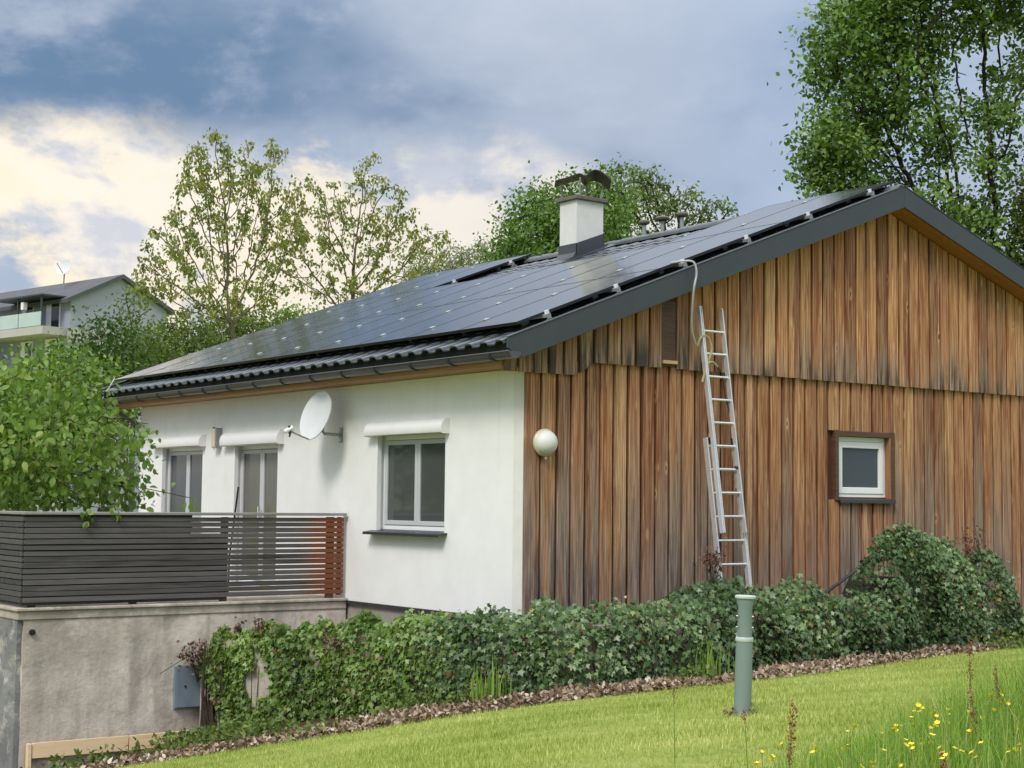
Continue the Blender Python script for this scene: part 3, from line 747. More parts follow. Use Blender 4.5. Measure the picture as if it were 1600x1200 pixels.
    for rrow in range(nrow):
        y = -.575+rrow*dy
        if y > RY-.12: break
        for c in range(ncol):
            x = cx0+c*w*.99
            vis = rrow <= 1 or (y > 3.72 and -8.25 < x < -2.0)
            jit = random.uniform(-.003, .003)
            if vis:
                link('tile', tm, roof, (x, y+jit, zl(y)-.048+random.uniform(-.002, .002)), (A-.012, 0, random.uniform(-.006, .006)))
            else:
                rest_f += [tuple(i+len(rest_v) for i in f) for f in fs]
                ca, sa = math.cos(A-.012), math.sin(A-.012)
                rest_v += [(x+q[0], y+jit+q[1]*ca-q[2]*sa, zl(y)-.048+q[1]*sa+q[2]*ca) for q in vs]
    mb = MB(); mb.v = rest_v; mb.f = rest_f
    props(mb.build('tile_field', M_tile, roof), kind='stuff')
    # tiles of the back slope, seen only from the side
    # ridge tiles
    x = RX0; k = 0
    while x < RX1-.05:
        m = MB(); x1 = min(x+.40, RX1-.02)
        def ring(xx, R): return [(xx, RY+R*math.cos(t)*1.15, RZ-.055+R*math.sin(t)) for t in [math.pi*j/8 for j in range(9)]]
        a, b2, c2, d2 = ring(x, .112), ring(x1, .098), ring(x1, .084), ring(x, .098)
        m.add(a+b2+c2+d2, [(i, i+1, 9+i+1, 9+i) for i in range(8)]+[(27+i, 18+i, 18+i+1, 27+i+1) for i in range(8)]+[(i, 27+i, 27+i+1, i+1) for i in range(8)]+[(9+i, 9+i+1, 18+i+1, 18+i) for i in range(8)]+[(0, 9, 18, 27), (8, 35, 26, 17)])
        m.build('ridge_tile', M_tile, roof, smooth=True); x += .36
    # chimney
    cx0, cx1, cy0, cy1 = -6.02, -5.58, 5.15, 5.72
    ch = MB(); ch.box(cx0, cx1, cy0, cy1, zl(cy0)-.2, 6.20); cho = ch.build('chimney', M_chim, house, bevel=.006)
    MB().box(cx0-.055, cx1+.055, cy0-.055, cy1+.055, 6.201, 6.265).build('chimney_cap', M_capst, cho, bevel=.01)
    fl = MB(); e = .012; hz = .25
    # sloped collar that follows the roof, with a flared apron
    for (x0, x1, y0, y1) in ((cx1, cx1+e, cy0-e, cy1+e), (cx0-e, cx0, cy0-e, cy1+e)):
        fl.prism([(0, y0, zl(y0)-.06), (0, y1, zl(y1)-.06), (0, y1, zl(y1)+hz), (0, y0, zl(y0)+hz+.0)], (x0, 0, 0), (x1, 0, 0))
    fl.prism([(0, cy0-e, zl(cy0)+hz), (0, cy0-e-.004, zl(cy0)+.10), (0, cy0-.08, zl(cy0-.08)+.04), (0, cy0-.30, zl(cy0-.30)+.012), (0, cy0-.30, zl(cy0-.3)-.0), (0, cy0, zl(cy0)-.06), (0, cy0, zl(cy0)+hz)], (cx0-e, 0, 0), (cx1+e, 0, 0))
    fl.box(cx0-e, cx1+e, cy1, cy1+e, zl(cy1)-.1, zl(cy1)+hz)
    for s, xx in ((1, cx1+e), (-1, cx0-e)):
        fl.prism([(xx, cy0-.28, zl(cy0-.28)+.008), (xx, cy1+.15, zl(cy1+.15)+.008), (xx, cy1+.05, zl(cy1+.05)+.06), (xx, cy0-.02, zl(cy0-.02)+.06)], (0, 0, 0), (s*.006, 0, 0))
        fl.prism([(xx, cy0-.28, zl(cy0-.28)+.004), (xx+s*.14, cy0-.32, zl(cy0-.32)+.004), (xx+s*.14, cy1+.15, zl(cy1+.15)+.004), (xx, cy1+.15, zl(cy1+.15)+.03)], (0, 0, 0), (0, 0, .008))
    fl.build('chimney_flashing', M_lead, cho)
    # bent sheet-metal hood on four legs
    legs = MB()
    for xx, yy, zt, ly in ((cx0+.03, cy0+.03, 6.515, -.03), (cx0+.06, cy1-.06, 6.58, .0), (cx1-.04, cy0+.10, 6.58, .0), (cx1-.03, cy1-.04, 6.55, .05)):
        legs.prism([(xx-.012, yy-.012, 6.26), (xx+.012, yy-.012, 6.26), (xx+.012, yy+.012, 6.26), (xx-.012, yy+.012, 6.26)], (0, 0, 0), (0, ly, zt-6.26))
    legs.build('hood_leg', M_galv, cho)
    hood = MB(); nu, nv = 34, 8
    hu, hv = Vector((.59, .807, 0)), Vector((-.807, .59, 0)); hc = Vector((-5.80, 5.45, 0))
    us = [0, .10, .22, .34, .43, .48, .53, .58, .64, .70, .77, .86, .94, 1.0]
    zs = [6.50, 6.525, 6.56, 6.60, 6.628, 6.612, 6.575, 6.615, 6.668, 6.69, 6.682, 6.635, 6.57, 6.51]
    def prof(t): return float(np.interp(t, us, zs))
    gv = []
    for i in range(nu+1):
        for j in range(nv+1):
            t = i/nu; s = j/nv
            zc = (prof(t-.02)+prof(t)*2+prof(t+.02))/4
            q = hc+hu*(-.46+.92*t)+hv*(-.27+.54*s); gv.append((q.x, q.y, zc+.012-s*(.0+.07*min(1, max(0, (t-.46)/.14)))))
    n1 = len(gv); gv += [(a, b, c+.012) for a, b, c in gv]
    f = []
    for i in range(nu):
        for j in range(nv):
            q = (i*(nv+1)+j, i*(nv+1)+j+1, (i+1)*(nv+1)+j+1, (i+1)*(nv+1)+j)
            f += [q, tuple(n1+z for z in q[::-1])]
    for i in range(nu):
        for j in (0, nv):
            a, b = i*(nv+1)+j, (i+1)*(nv+1)+j; f.append((a, b, n1+b, n1+a))
    for j in range(nv):
        for i in (0, nu):
            a, b = i*(nv+1)+j, i*(nv+1)+j+1; f.append((a, b, n1+b, n1+a))
    hood.add(gv, f); hood.build('chimney_hood', M_hood, cho, smooth=True)
build_roof()

# ------------------------------------------------------------------ solar array
PX1, PW, PY0, PH = .18, 1.17, -.28, 2.12
A = math.atan(SL); CA, SA = math.cos(A), math.sin(A)
def onroof(x, y, off): return Vector((x, y, zl(y)+off))
RAILS = [.13, 1.15, 2.20, 3.28, 4.40, 5.60]
def build_pv():
    ln = PH/CA-.012; wd = PW-.012; t = .035
    def pbox(m, x0, x1, y0, y1, z0, z1): m.box(x0, x1, y0, y1, z0, z1)
    fm = MB(); b = .012
    fm.box(0, wd, 0, b, -t, 0); fm.box(0, wd, ln-b, ln, -t, 0); fm.box(0, b, b, ln-b, -t, 0); fm.box(wd-b, wd, b, ln-b, -t, 0); fm.box(b, wd-b, b, ln-b, -.03, -.026)
    def mesh(m, nm, mat):
        me = bpy.data.meshes.new(nm); me.from_pydata(m.v, [], m.f); me.update(); bmfix(me); me.materials.append(mat); return me
    fmesh = mesh(fm, 'panel_frame', M_black)
    gm = MB(); gm.box(b, wd-b, b, ln-b, -.008, -.0015); gmesh = mesh(gm, 'panel_glass', M_pv)
    cm = MB(); cm.box(-.030, .030, -.035, .035, .001, .010); cm.box(-.009, .009, -.02, .02, .010, .016); cmesh = mesh(cm, 'clamp', M_alu)
    em = MB(); em.box(.001, .016, -.030, .030, -.040, .005); em.box(-.014, .0, -.030, .030, .001, .005); emesh = mesh(em, 'end_clamp', M_aluw)
    ordn = ['first', 'second', 'third', 'fourth', 'fifth', 'sixth', 'seventh', 'eighth', 'ninth', 'tenth']
    rows = ['eave row', 'middle row', 'ridge row']
    for r in range(3):
        for c in range(10):
            if r == 2 and 2 <= c <= 6: continue
            x0 = PX1-PW*(c+1)+.006; y0 = PY0+PH*r
            if r < 2: lab = f'black solar panel, {ordn[c]} from the wood gable in the {rows[r]} of the array'
            elif c < 2: lab = f'black solar panel at the ridge between chimney and gable, {"outer one at the verge" if c == 0 else "inner one"}'
            else: lab = f'black solar panel at the ridge beyond the chimney, {ordn[c-7]} past the open tiles'
            loc = onroof(x0, y0, .12)
            p = thing('solar_panel', loc, lab, 'solar panel', 'solar panels on the roof slope')
            p.rotation_euler = (A, 0, 0)
            for nm, me in (('panel_frame', fmesh), ('panel_glass', gmesh)):
                q = link(nm, me, p, loc)
            for yr in RAILS:
                s = (yr-y0)/CA
                if not .1 < s < ln-.1: continue
                left_free = (c == 9) or (r == 2 and c == 1)
                right_free = (c == 0) or (r == 2 and c == 7)
                if right_free:
                    q = link('end_clamp', emesh, p, loc); q.location = (wd, s, 0)
                if left_free:
                    q = link('end_clamp', emesh, p, loc); q.location = (0, s, 0); q.rotation_euler = (0, 0, math.pi)
                else:
                    q = link('clamp', cmesh, p, loc); q.location = (-.006, s, 0)
    # mounting rails
    names = ['lowest', 'second', 'third', 'fourth', 'fifth', 'top']
    for i, yr in enumerate(RAILS):
        spans = [(PX1-PW*10-.05, PX1+.07)] if i < 4 else [(PX1-2*PW-.07, PX1+.07), (PX1-PW*10-.05, PX1-7*PW+.10)]
        for k, (a, b2) in enumerate(spans):
            where = '' if i < 4 else (' at the gable side' if k == 0 else ' beyond the chimney')
            m = MB(); T = Matrix.Translation(onroof(0, yr, 0)) @ Matrix.Rotation(A, 4, 'X')
            m.tf(T, lambda q: (q.box(a, b2, -.02, .02, .045, .082)))
            lab = f'aluminium mounting rail under the solar panels, {names[i]} one up the slope{where}'
            rr = m.build('mounting_rail', M_alu, None, origin=onroof(b2, yr, 0)); props(rr, lab, 'mounting rail', 'rails carrying the solar panels')
            ft = MB()
            x = b2-.45
            while x > a:
                ft.tf(T, lambda q: (q.box(x-.03, x+.03, -.05, .03, -.005, .045))); x -= 1.2
            ft.build('roof_hook', M_galv, rr)
            cp = MB(); cp.tf(T, lambda q: (q.box(b2+.002, b2+.012, -.03, .03, .025, .085), q.box(b2+.0, b2+.05, -.062, -.03, .004, .022), q.box(b2+.0, b2+.05, .012, .044, .004, .022))); cp.build('rail_end', M_galv, rr)
build_pv()

# ------------------------------------------------------------------ fixtures on the house
def dish():
    c = Vector((-4.15, -.40, 2.39)); n = Vector((.06, -.955, .29)).normalized()
    t = thing('satellite_dish', (-4.155, 0, 2.14), 'white satellite dish on a bracket on the white wall, next to the patio door', 'satellite dish')
    m = MB(); k = 40; pr = []
    R, dep = .335, .055
    for i in range(9): r = R*i/8; pr.append((max(r, .001), -dep+dep*(r/R)**2))
    pr += [(R+.008, .004), (R+.008, -.010), (R*.97, -.014)]
    for i in range(8, -1, -1): r = R*.96*i/8; pr.append((max(r, .001), -dep-.008+dep*(r/R)**2))
    m.lathe(pr, c, k, n); m.build('reflector', M_dish, t, smooth=True)
    low = c+Vector((0, -.10, -.325))
    l = Vector((-4.16, -.80, 2.18))
    a = MB(); a.tube([low+Vector((0, .02, .0)), low+(l-low)*.35, l], .011, 8); a.build('feed_arm', M_galv, t)
    ln = MB(); d = (c-l).normalized(); ln.lathe([(.022, -.06), (.03, -.05), (.03, .0), (.024, .02), (.036, .05), (.036, .07)], l, 16, d); ln.build('receiver_head', M_white, t, smooth=True)
    h = MB(); h.tube([l+Vector((0, .03, -.05)), l+Vector((0, .02, .06))], .02, 8); h.tube([l+Vector((0, .05, .0)), l+Vector((0, .02, -.09))], .012, 8); h.build('receiver_clamp', M_bplast, t)
    b = MB(); b.tube([(-4.15, -.015, 2.14), (-4.15, -.26, 2.15), (-4.15, -.285, 2.18), (-4.15, -.285, 2.44)], .021, 10); b.build('wall_arm', M_galv, t, smooth=True)
    p = MB(); p.box(-4.19, -4.11, -.014, -.001, 2.04, 2.24); p.build('wall_plate', M_galv, t)
    for z in (2.07, 2.21): MB().lathe([(.012, 0), (.012, .014)], (-4.15, -.014, z), 6, (0, -1, 0)).build('bolt', M_aluw, t)
    bk = MB(); bk.box(-4.21, -4.09, -.325, -.27, 2.28, 2.42); bk.build('dish_bracket', M_galv, t)
dish()
def globe_lamp():
    c = (.036, .215, 1.945); t = thing('wall_lamp', c, 'round white globe lamp with cream base on the wood gable near the corner', 'wall lamp')
    MB().lathe([(.150, 0), (.158, .012), (.158, .040), (.146, .055), (.14, .056)], c, 36, (1, 0, 0)).build('base', M_globeb, t, smooth=True)
    pr = [(.142*math.cos(a), .05+.125*math.sin(a)) for a in [math.pi/2*i/12 for i in range(12)]]+[(.002, .175)]
    MB().lathe(pr, c, 36, (1, 0, 0)).build('globe', M_globe, t, smooth=True)
    MB().lathe([(.014, -.03), (.016, -.01), (.010, .0)], (c[0]+.05, c[1], c[2]-.158), 10, (0, 0, 1)).build('screw', M_globeb, t)
globe_lamp()
def lantern():
    t = thing('wall_lantern', (-7.86, 0, 2.03), 'narrow cream wall lantern between far window and patio door', 'wall lamp')
    MB().box(-7.93, -7.79, -.022, -.001, 2.05, 2.36).build('back_plate', M_white, t, bevel=.004)
    MB().box(-7.915, -7.80, -.115, -.024, 2.05, 2.34).build('shade', M_globeb, t, bevel=.012)
    MB().box(-7.795, -7.765, -.10, -.002, 2.04, 2.35).build('side_band', M_galv, t, bevel=.004)
    MB().box(-8.05, -8.015, -.03, -.001, 2.05, 2.37).build('thermometer', simple('thermometer_wood', (.10, .05, .02), None, 4, .5), t, bevel=.003)
lantern()

# ------------------------------------------------------------------ terrace with its slatted railing
BX, BY = -3.93, -4.33
def rough_block(name, mat, parent, x0, x1, y0, y1, z0, z1, amp=.02, st=.12, faces=('x1', 'y0')):
    """block whose visible faces are gently uneven"""
    mb = MB(); rng = np.random.default_rng(5)
    mb.box(x0, x1-.035, y0+.035, y1, z0, z1)
    def sheet(P, ua, ub, va, vb, edge):
        nu = max(2, int((ub-ua)/st)); nv = max(2, int((vb-va)/st)); h = rng.normal(0, 1, (nu+1, nv+1))
        h = (h+np.roll(h, 1, 0)+np.roll(h, 1, 1)+np.roll(np.roll(h, 1, 0), 1, 1))/2*amp
        vs = [P(ua+(ub-ua)*i/nu, va+(vb-va)*j/nv, h[i, j] if 0 < i < nu and 0 < j < nv else 0) for i in range(nu+1) for j in range(nv+1)]
        mb.add(vs, [(i*(nv+1)+j, (i+1)*(nv+1)+j, (i+1)*(nv+1)+j+1, i*(nv+1)+j+1) for i in range(nu) for j in range(nv)])
    sheet(lambda u, v, h: (x1+h*.6, u, v), y0, y1, z0, z1, 0)
    sheet(lambda u, v, h: (u, y0-h*.6, v), x0, x1, z0, z1, 0)
    return mb.build(name, mat, parent, smooth=True)
def terrace():
    t = thing('terrace', (BX, BY, -1.9), 'raised terrace with rough stained concrete side wall against the white house', 'terrace')
    rough_block('side_wall', M_conc, t, BX-1.2, BX, BY+.02, -.01, -2.3, -.16)
    rough_block('front_wall', M_conc2, t, -11.2, BX-.03, BY-.045, BY+.4, -2.6, -.16, .03)
    MB().box(-11.2, BX+.018, BY-.06, -.01, -.158, -.055).build('slab', M_conc3, t, bevel=.012)
    MB().box(-11.2, BX+.05, BY-.09, -.012, -.053, -.018).build('slab_edge', M_conc3, t, bevel=.008)
    c = MB(); c.tube([(BX-.03, BY+.12, -.30), (BX+.03, BY+.12, -.30)], .035, 12); c.build('drain_pipe', M_bplast, t, smooth=True)
terrace()
def railing():
    t = thing('terrace_railing', (BX, BY, 0), 'grey weathered horizontal-slat railing around the raised terrace', 'railing')
    rnd = random.Random(5)
    nS = 15; z0, z1 = .035, 1.045; pitch = (z1-z0)/nS
    sm = {}
    for i in range(nS):
        zc = z0+pitch*(i+.5)
        # side facing the garden, long boards
        h = .056
        MB().box(BX-.022, BX, BY, -.06, zc-h/2+rnd.uniform(-.005, .004), zc+h/2+rnd.uniform(-.005, .003)).build('slat', M_slat, t, bevel=.003)
        MB().box(-11.0, BX-.024, BY-.022, BY, zc-h/2, zc+h/2+rnd.uniform(-.003, .003)).build('slat', M_slat2, t, bevel=.003)
    # inner boards close the gaps on the outer part of the side
    for i in range(nS+1):
        zc = z0+pitch*i
        end = -1.76 if zc < .82 else -2.22
        MB().box(BX-.062, BX-.040, BY+.03, end+rnd.uniform(-.01, .01), zc-.030, zc+.028).build('inner_slat', M_slat2, t)
        MB().box(-11.0, BX-.07, BY+.018, BY+.04, zc-.03, zc+.028).build('inner_slat', M_slat2, t)
    for y in (-4.2, -2.95, -1.75): MB().box(BX-.112, BX-.064, y-.045, y+.045, -.017, 1.04).build('post', M_slat2, t, bevel=.004)
    MB().box(BX-.064, BX-.026, -.30, -.19, -.017, 1.045).build('post', M_rust, t, bevel=.004)
    MB().box(BX-.064, BX-.026, -.135, -.075, .02, 1.045).build('post', M_rust, t, bevel=.004)
    MB().box(BX-.11, BX+.028, BY-.03, -.03, 1.062, 1.098).build('top_rail', M_rail, t, bevel=.008)
    MB().box(-11.0, BX-.112, BY-.045, BY+.09, 1.063, 1.099).build('top_rail', M_rail, t, bevel=.008)
railing()
def small_garden_things():
    t = thing('electric_box', (BX+.004, -2.27, -1.29), 'blue-grey metal service box on the concrete side wall, half behind ivy', 'service box')
    MB().box(BX+.006, BX+.05, -2.43, -2.06, -1.30, -.78).build('case', M_steelblue, t, bevel=.006)
    MB().box(BX+.052, BX+.062, -2.415, -2.075, -1.285, -.795).build('door', M_steelblue, t, bevel=.003)
    MB().lathe([(.014, 0), (.014, .012)], (BX+.062, -2.30, -1.03), 10, (1, 0, 0)).build('lock', M_bplast, t)
    # pale boards lying at the foot of the wall
    for i, (a, b, za, zb, lab) in enumerate(((-4.19, -3.02, -1.595, -1.60, 'pale new timber plank at the wall foot, the one nearest the terrace corner'), (-3.005, -1.95, -1.60, -1.595, 'pale new timber plank at the wall foot, running into the ivy'))):
        m = MB(); m.prism([(BX+.05, a, za-.145), (BX+.05, b, zb-.145), (BX+.05, b, zb+.03), (BX+.05, a, za+.03)], (0, 0, 0), (.028, 0, 0))
        props(m.build('timber_plank', M_pale, None, bevel=.003), lab, 'plank', 'pale planks at the foot of the terrace wall')
    m = MB(); m.box(BX+.02, BX+.09, -4.245, -4.20, -1.95, -1.57)
    props(m.build('timber_stake', M_pale, None, bevel=.003), 'short pale timber stake holding the plank at the terrace corner', 'stake')
    m = MB(); m.tube([(-5.0, -1.20, -.02), (-4.98, -1.2, .5), (-4.80, -1.18, 1.43)], .013, 8)
    props(m.build('garden_stake', M_bplast, None), 'thin dark leaning stick behind the terrace railing by the door', 'stick')
    m = MB(); m.tube([(.32, 4.45, .10), (.36, 5.32, .55)], .022, 8)
    hr = thing('handrail', (.34, 4.45, -.4), 'dark sloping handrail half hidden in the tall ivy under the gable window', 'handrail')
    m.build('rail', M_anth, hr)
    q = MB(); q.tube([(.325, 4.6, -.45), (.325, 4.6, .17)], .018, 8); q.tube([(.355, 5.2, -.45), (.355, 5.2, .48)], .018, 8); q.build('upright', M_anth, hr)
    # vent cowls on the back slope
    for k, (x, s, lab) in enumerate(((-6.6, .9, 'grey roof vent cowl behind the ridge, nearest the chimney'), (-6.12, 1.15, 'grey roof vent cowl behind the ridge, the broad middle one'), (-5.62, 1.0, 'grey roof vent cowl behind the ridge, nearest the verge'))):
        y = 7.5; zb = zr(y)
        v = thing('vent_cowl', (x, y, zb-.05), lab, 'roof vent', 'vent cowls behind the ridge')
        MB().tube([(x, y, zb-.06), (x, y, 6.25)], .035, 10).build('pipe', M_galv, v, smooth=True)
        MB().lathe([(.03, 6.17), (.10*s, 6.20), (.115*s, 6.23), (.09*s, 6.26), (.02, 6.275)], (x, y, 0), 20).build('cowl', M_capst, v, smooth=True)
small_garden_things()

# ------------------------------------------------------------------ ladder and cables
def ladder():
    t = thing('ladder', (.80, 2.68, -.5), 'aluminium extension ladder leaning on the wood gable under the verge', 'ladder')
    top = Vector((.150, 0, 3.67)); bot = Vector((.78, 0, -.48)); dirv = (bot-top).normalized()
    nrm = Vector((-dirv.z, 0, dirv.x)); nrm = nrm if nrm.x > 0 else -nrm
    def at(s, y, n): q = top+dirv*s+nrm*n; return Vector((q.x, y, q.z))
    def railbar(m, y, w, d, s0, s1, n0):
        c = [at(s0, y-w/2, n0), at(s0, y+w/2, n0), at(s0, y+w/2, n0+d), at(s0, y-w/2, n0+d)]
        m.prism(c, (0, 0, 0), at(s1, y, n0)-at(s0, y, n0))
    L = (bot-top).length
    yl0, yr0 = 2.475, 2.845
    for y in (yl0, yr0):
        m = MB(); railbar(m, y, .026, .062, 0 if y == yl0 else .01, 2.78, .0)
        railbar(m, y+(.013 if y == yl0 else -.013), .010, .012, .0, 2.78, .063)
        m.build('rail', M_alu, t, bevel=.003)
    yl1, yr1 = yl0-.045, yr0+.045
    for y in (yl1, yr1):
        m = MB(); railbar(m, y, .026, .066, 1.62, L, -.075)
        railbar(m, y-(.013 if y == yl1 else -.013), .010, .012, 1.62, L, -.0085)
        m.build('rail', M_alu, t, bevel=.003)
    s = .30
    while s < 2.78:
        MB().tube([at(s, yl0+.01, .03), at(s, yr0-.01, .03)], .015, 8).build('rung', M_alu, t, smooth=True); s += .285
    s = 1.72
    while s < L-.1:
        MB().tube([at(s, yl1+.01, -.042), at(s, yr1-.01, -.042)], .015, 8).build('rung', M_alu, t, smooth=True); s += .285
    MB().lathe([(.012, -.03), (.026, -.02), (.026, .02), (.012, .03)], at(1.99, yr0-.02, .03), 10, (0, 1, 0)).build('knob', M_bplast, t)
    for y in (yl1, yr1):
        m = MB(); railbar(m, y, .036, .08, L-.06, L+.02, -.08); m.build('rubber_foot', M_bplast, t)
    for y in (yl0, yr0): 
        m = MB(); railbar(m, y, .036, .03, 1.62, 1.70, -.02); m.build('guide_bracket', M_bplast, t)
ladder()
def smooth_curve(pts, n=6):
    pts = [Vector(q) for q in pts]; out = []
    P = [pts[0]]+pts+[pts[-1]]
    for i in range(1, len(P)-2):
        for k in range(n):
            t = k/n; a, b, c, d = P[i-1], P[i], P[i+1], P[i+2]
            out.append(.5*((2*b)+(c-a)*t+(2*a-5*b+4*c-d)*t*t+(3*b-a-3*c+d)*t**3))
    return out+[pts[-1]]
M_conduit = simple('grey_conduit', (.42, .43, .43), (.34, .35, .35), 12, .45)
M_cable = simple('black_cable', (.02, .022, .02), None, 5, .45)
M_cableg = simple('olive_cable', (.38, .34, .16), (.28, .26, .11), 5, .5)
m = MB(); m.tube(smooth_curve([(.24, 1.97, 4.155), (.36, 2.02, 4.165), (.45, 2.11, 4.165), (.475, 2.15, 4.11), (.475, 2.165, 4.0), (.47, 2.13, 3.84), (.40, 2.17, 3.62), (.30, 2.25, 3.38), (.245, 2.37, 3.20)]), .0125, 8)
props(m.build('cable_conduit', M_conduit, None, smooth=True), 'pale grey conduit from the panels over the verge down to the ladder top', 'conduit')
m = MB(); m.tube(smooth_curve([(.245, 2.40, 3.18), (.27, 2.42, 3.27), (.27, 2.49, 3.315), (.27, 2.57, 3.27), (.28, 2.60, 3.15), (.29, 2.55, 3.03), (.29, 2.50, 2.92), (.30, 2.45, 2.80), (.31, 2.42, 2.74), (.31, 2.46, 2.86), (.30, 2.52, 2.97), (.30, 2.60, 2.99), (.30, 2.68, 2.94)]), .0145, 6)
props(m.build('coiled_cable', M_cableg, None, smooth=True), 'olive cable looped over the upper ladder rungs', 'cable')
m = MB(); m.tube(smooth_curve([(.28, 2.62, 3.0), (.31, 2.74, 2.86), (.32, 2.79, 2.6), (.36, 2.86, 2.3), (.40, 2.93, 2.0), (.42, 2.92, 1.7), (.42, 2.88, 1.45), (.43, 2.80, 1.42)]), .010, 6)
props(m.build('hanging_cable', M_cable, None, smooth=True), 'black cable hanging down the right-hand ladder rail', 'cable')
m = MB(); m.tube(smooth_curve([(-11.35, -.30, 3.30), (-11.2, -.44, 3.14), (-11.2, -.54, 2.98), (-11.2, -.56, 2.8), (-11.1, -.40, 2.55), (-11.02, -.16, 2.35)]), .012, 6)
props(m.build('panel_cable', M_conduit, None, smooth=True), 'pale cable dropping over the gutter at the far roof corner', 'cable')

# ------------------------------------------------------------------ post on the lawn
def post():
    x, y = 5.83, -2.36; z = gzf(x, y)
    t = thing('marker_post', (x, y, z), 'grey-green pipe post with pale cap standing on the lawn before the ladder', 'post')
    tilt = Matrix.Translation((x, y, z)) @ Matrix.Rotation(rad(-1.6), 4, Vector((rt.x, rt.y, 0)).cross(Vector((0, 0, 1)))) 
    def lat(nm, prof, mat, k=28):
        m = MB(); m.lathe(prof, (0, 0, 0), k); m.v = [tilt @ Vector(q) for q in m.v]; return m.build(nm, mat, t, smooth=True)
    lat('pipe', [(.064, -.15), (.064, .0), (.062, .50), (.061, .535)], M_post)
    lat('collar', [(.063, .536), (.066, .542), (.066, .562), (.062, .57)], M_postcap)
    lat('upper_pipe', [(.0535, .571), (.0525, .790), (.066, .838), (.066, .848)], M_post)
    lat('cap', [(.073, .849), (.078, .854), (.078, .868), (.072, .873), (.02, .876)], M_postcap)
    for a in (0.2, 2.9, 3.6, 6.0):
        for h in (.64, .72):
            m = MB(); d = Vector((math.cos(a+YAW*-1), math.sin(a+YAW*-1), 0)); m.lathe([(.006, 0), (.006, .012), (.003, .014)], (d.x*.052, d.y*.052, h), 8, d); m.v = [tilt @ Vector(q) for q in m.v]; m.build('bolt', M_galv, t)
post()

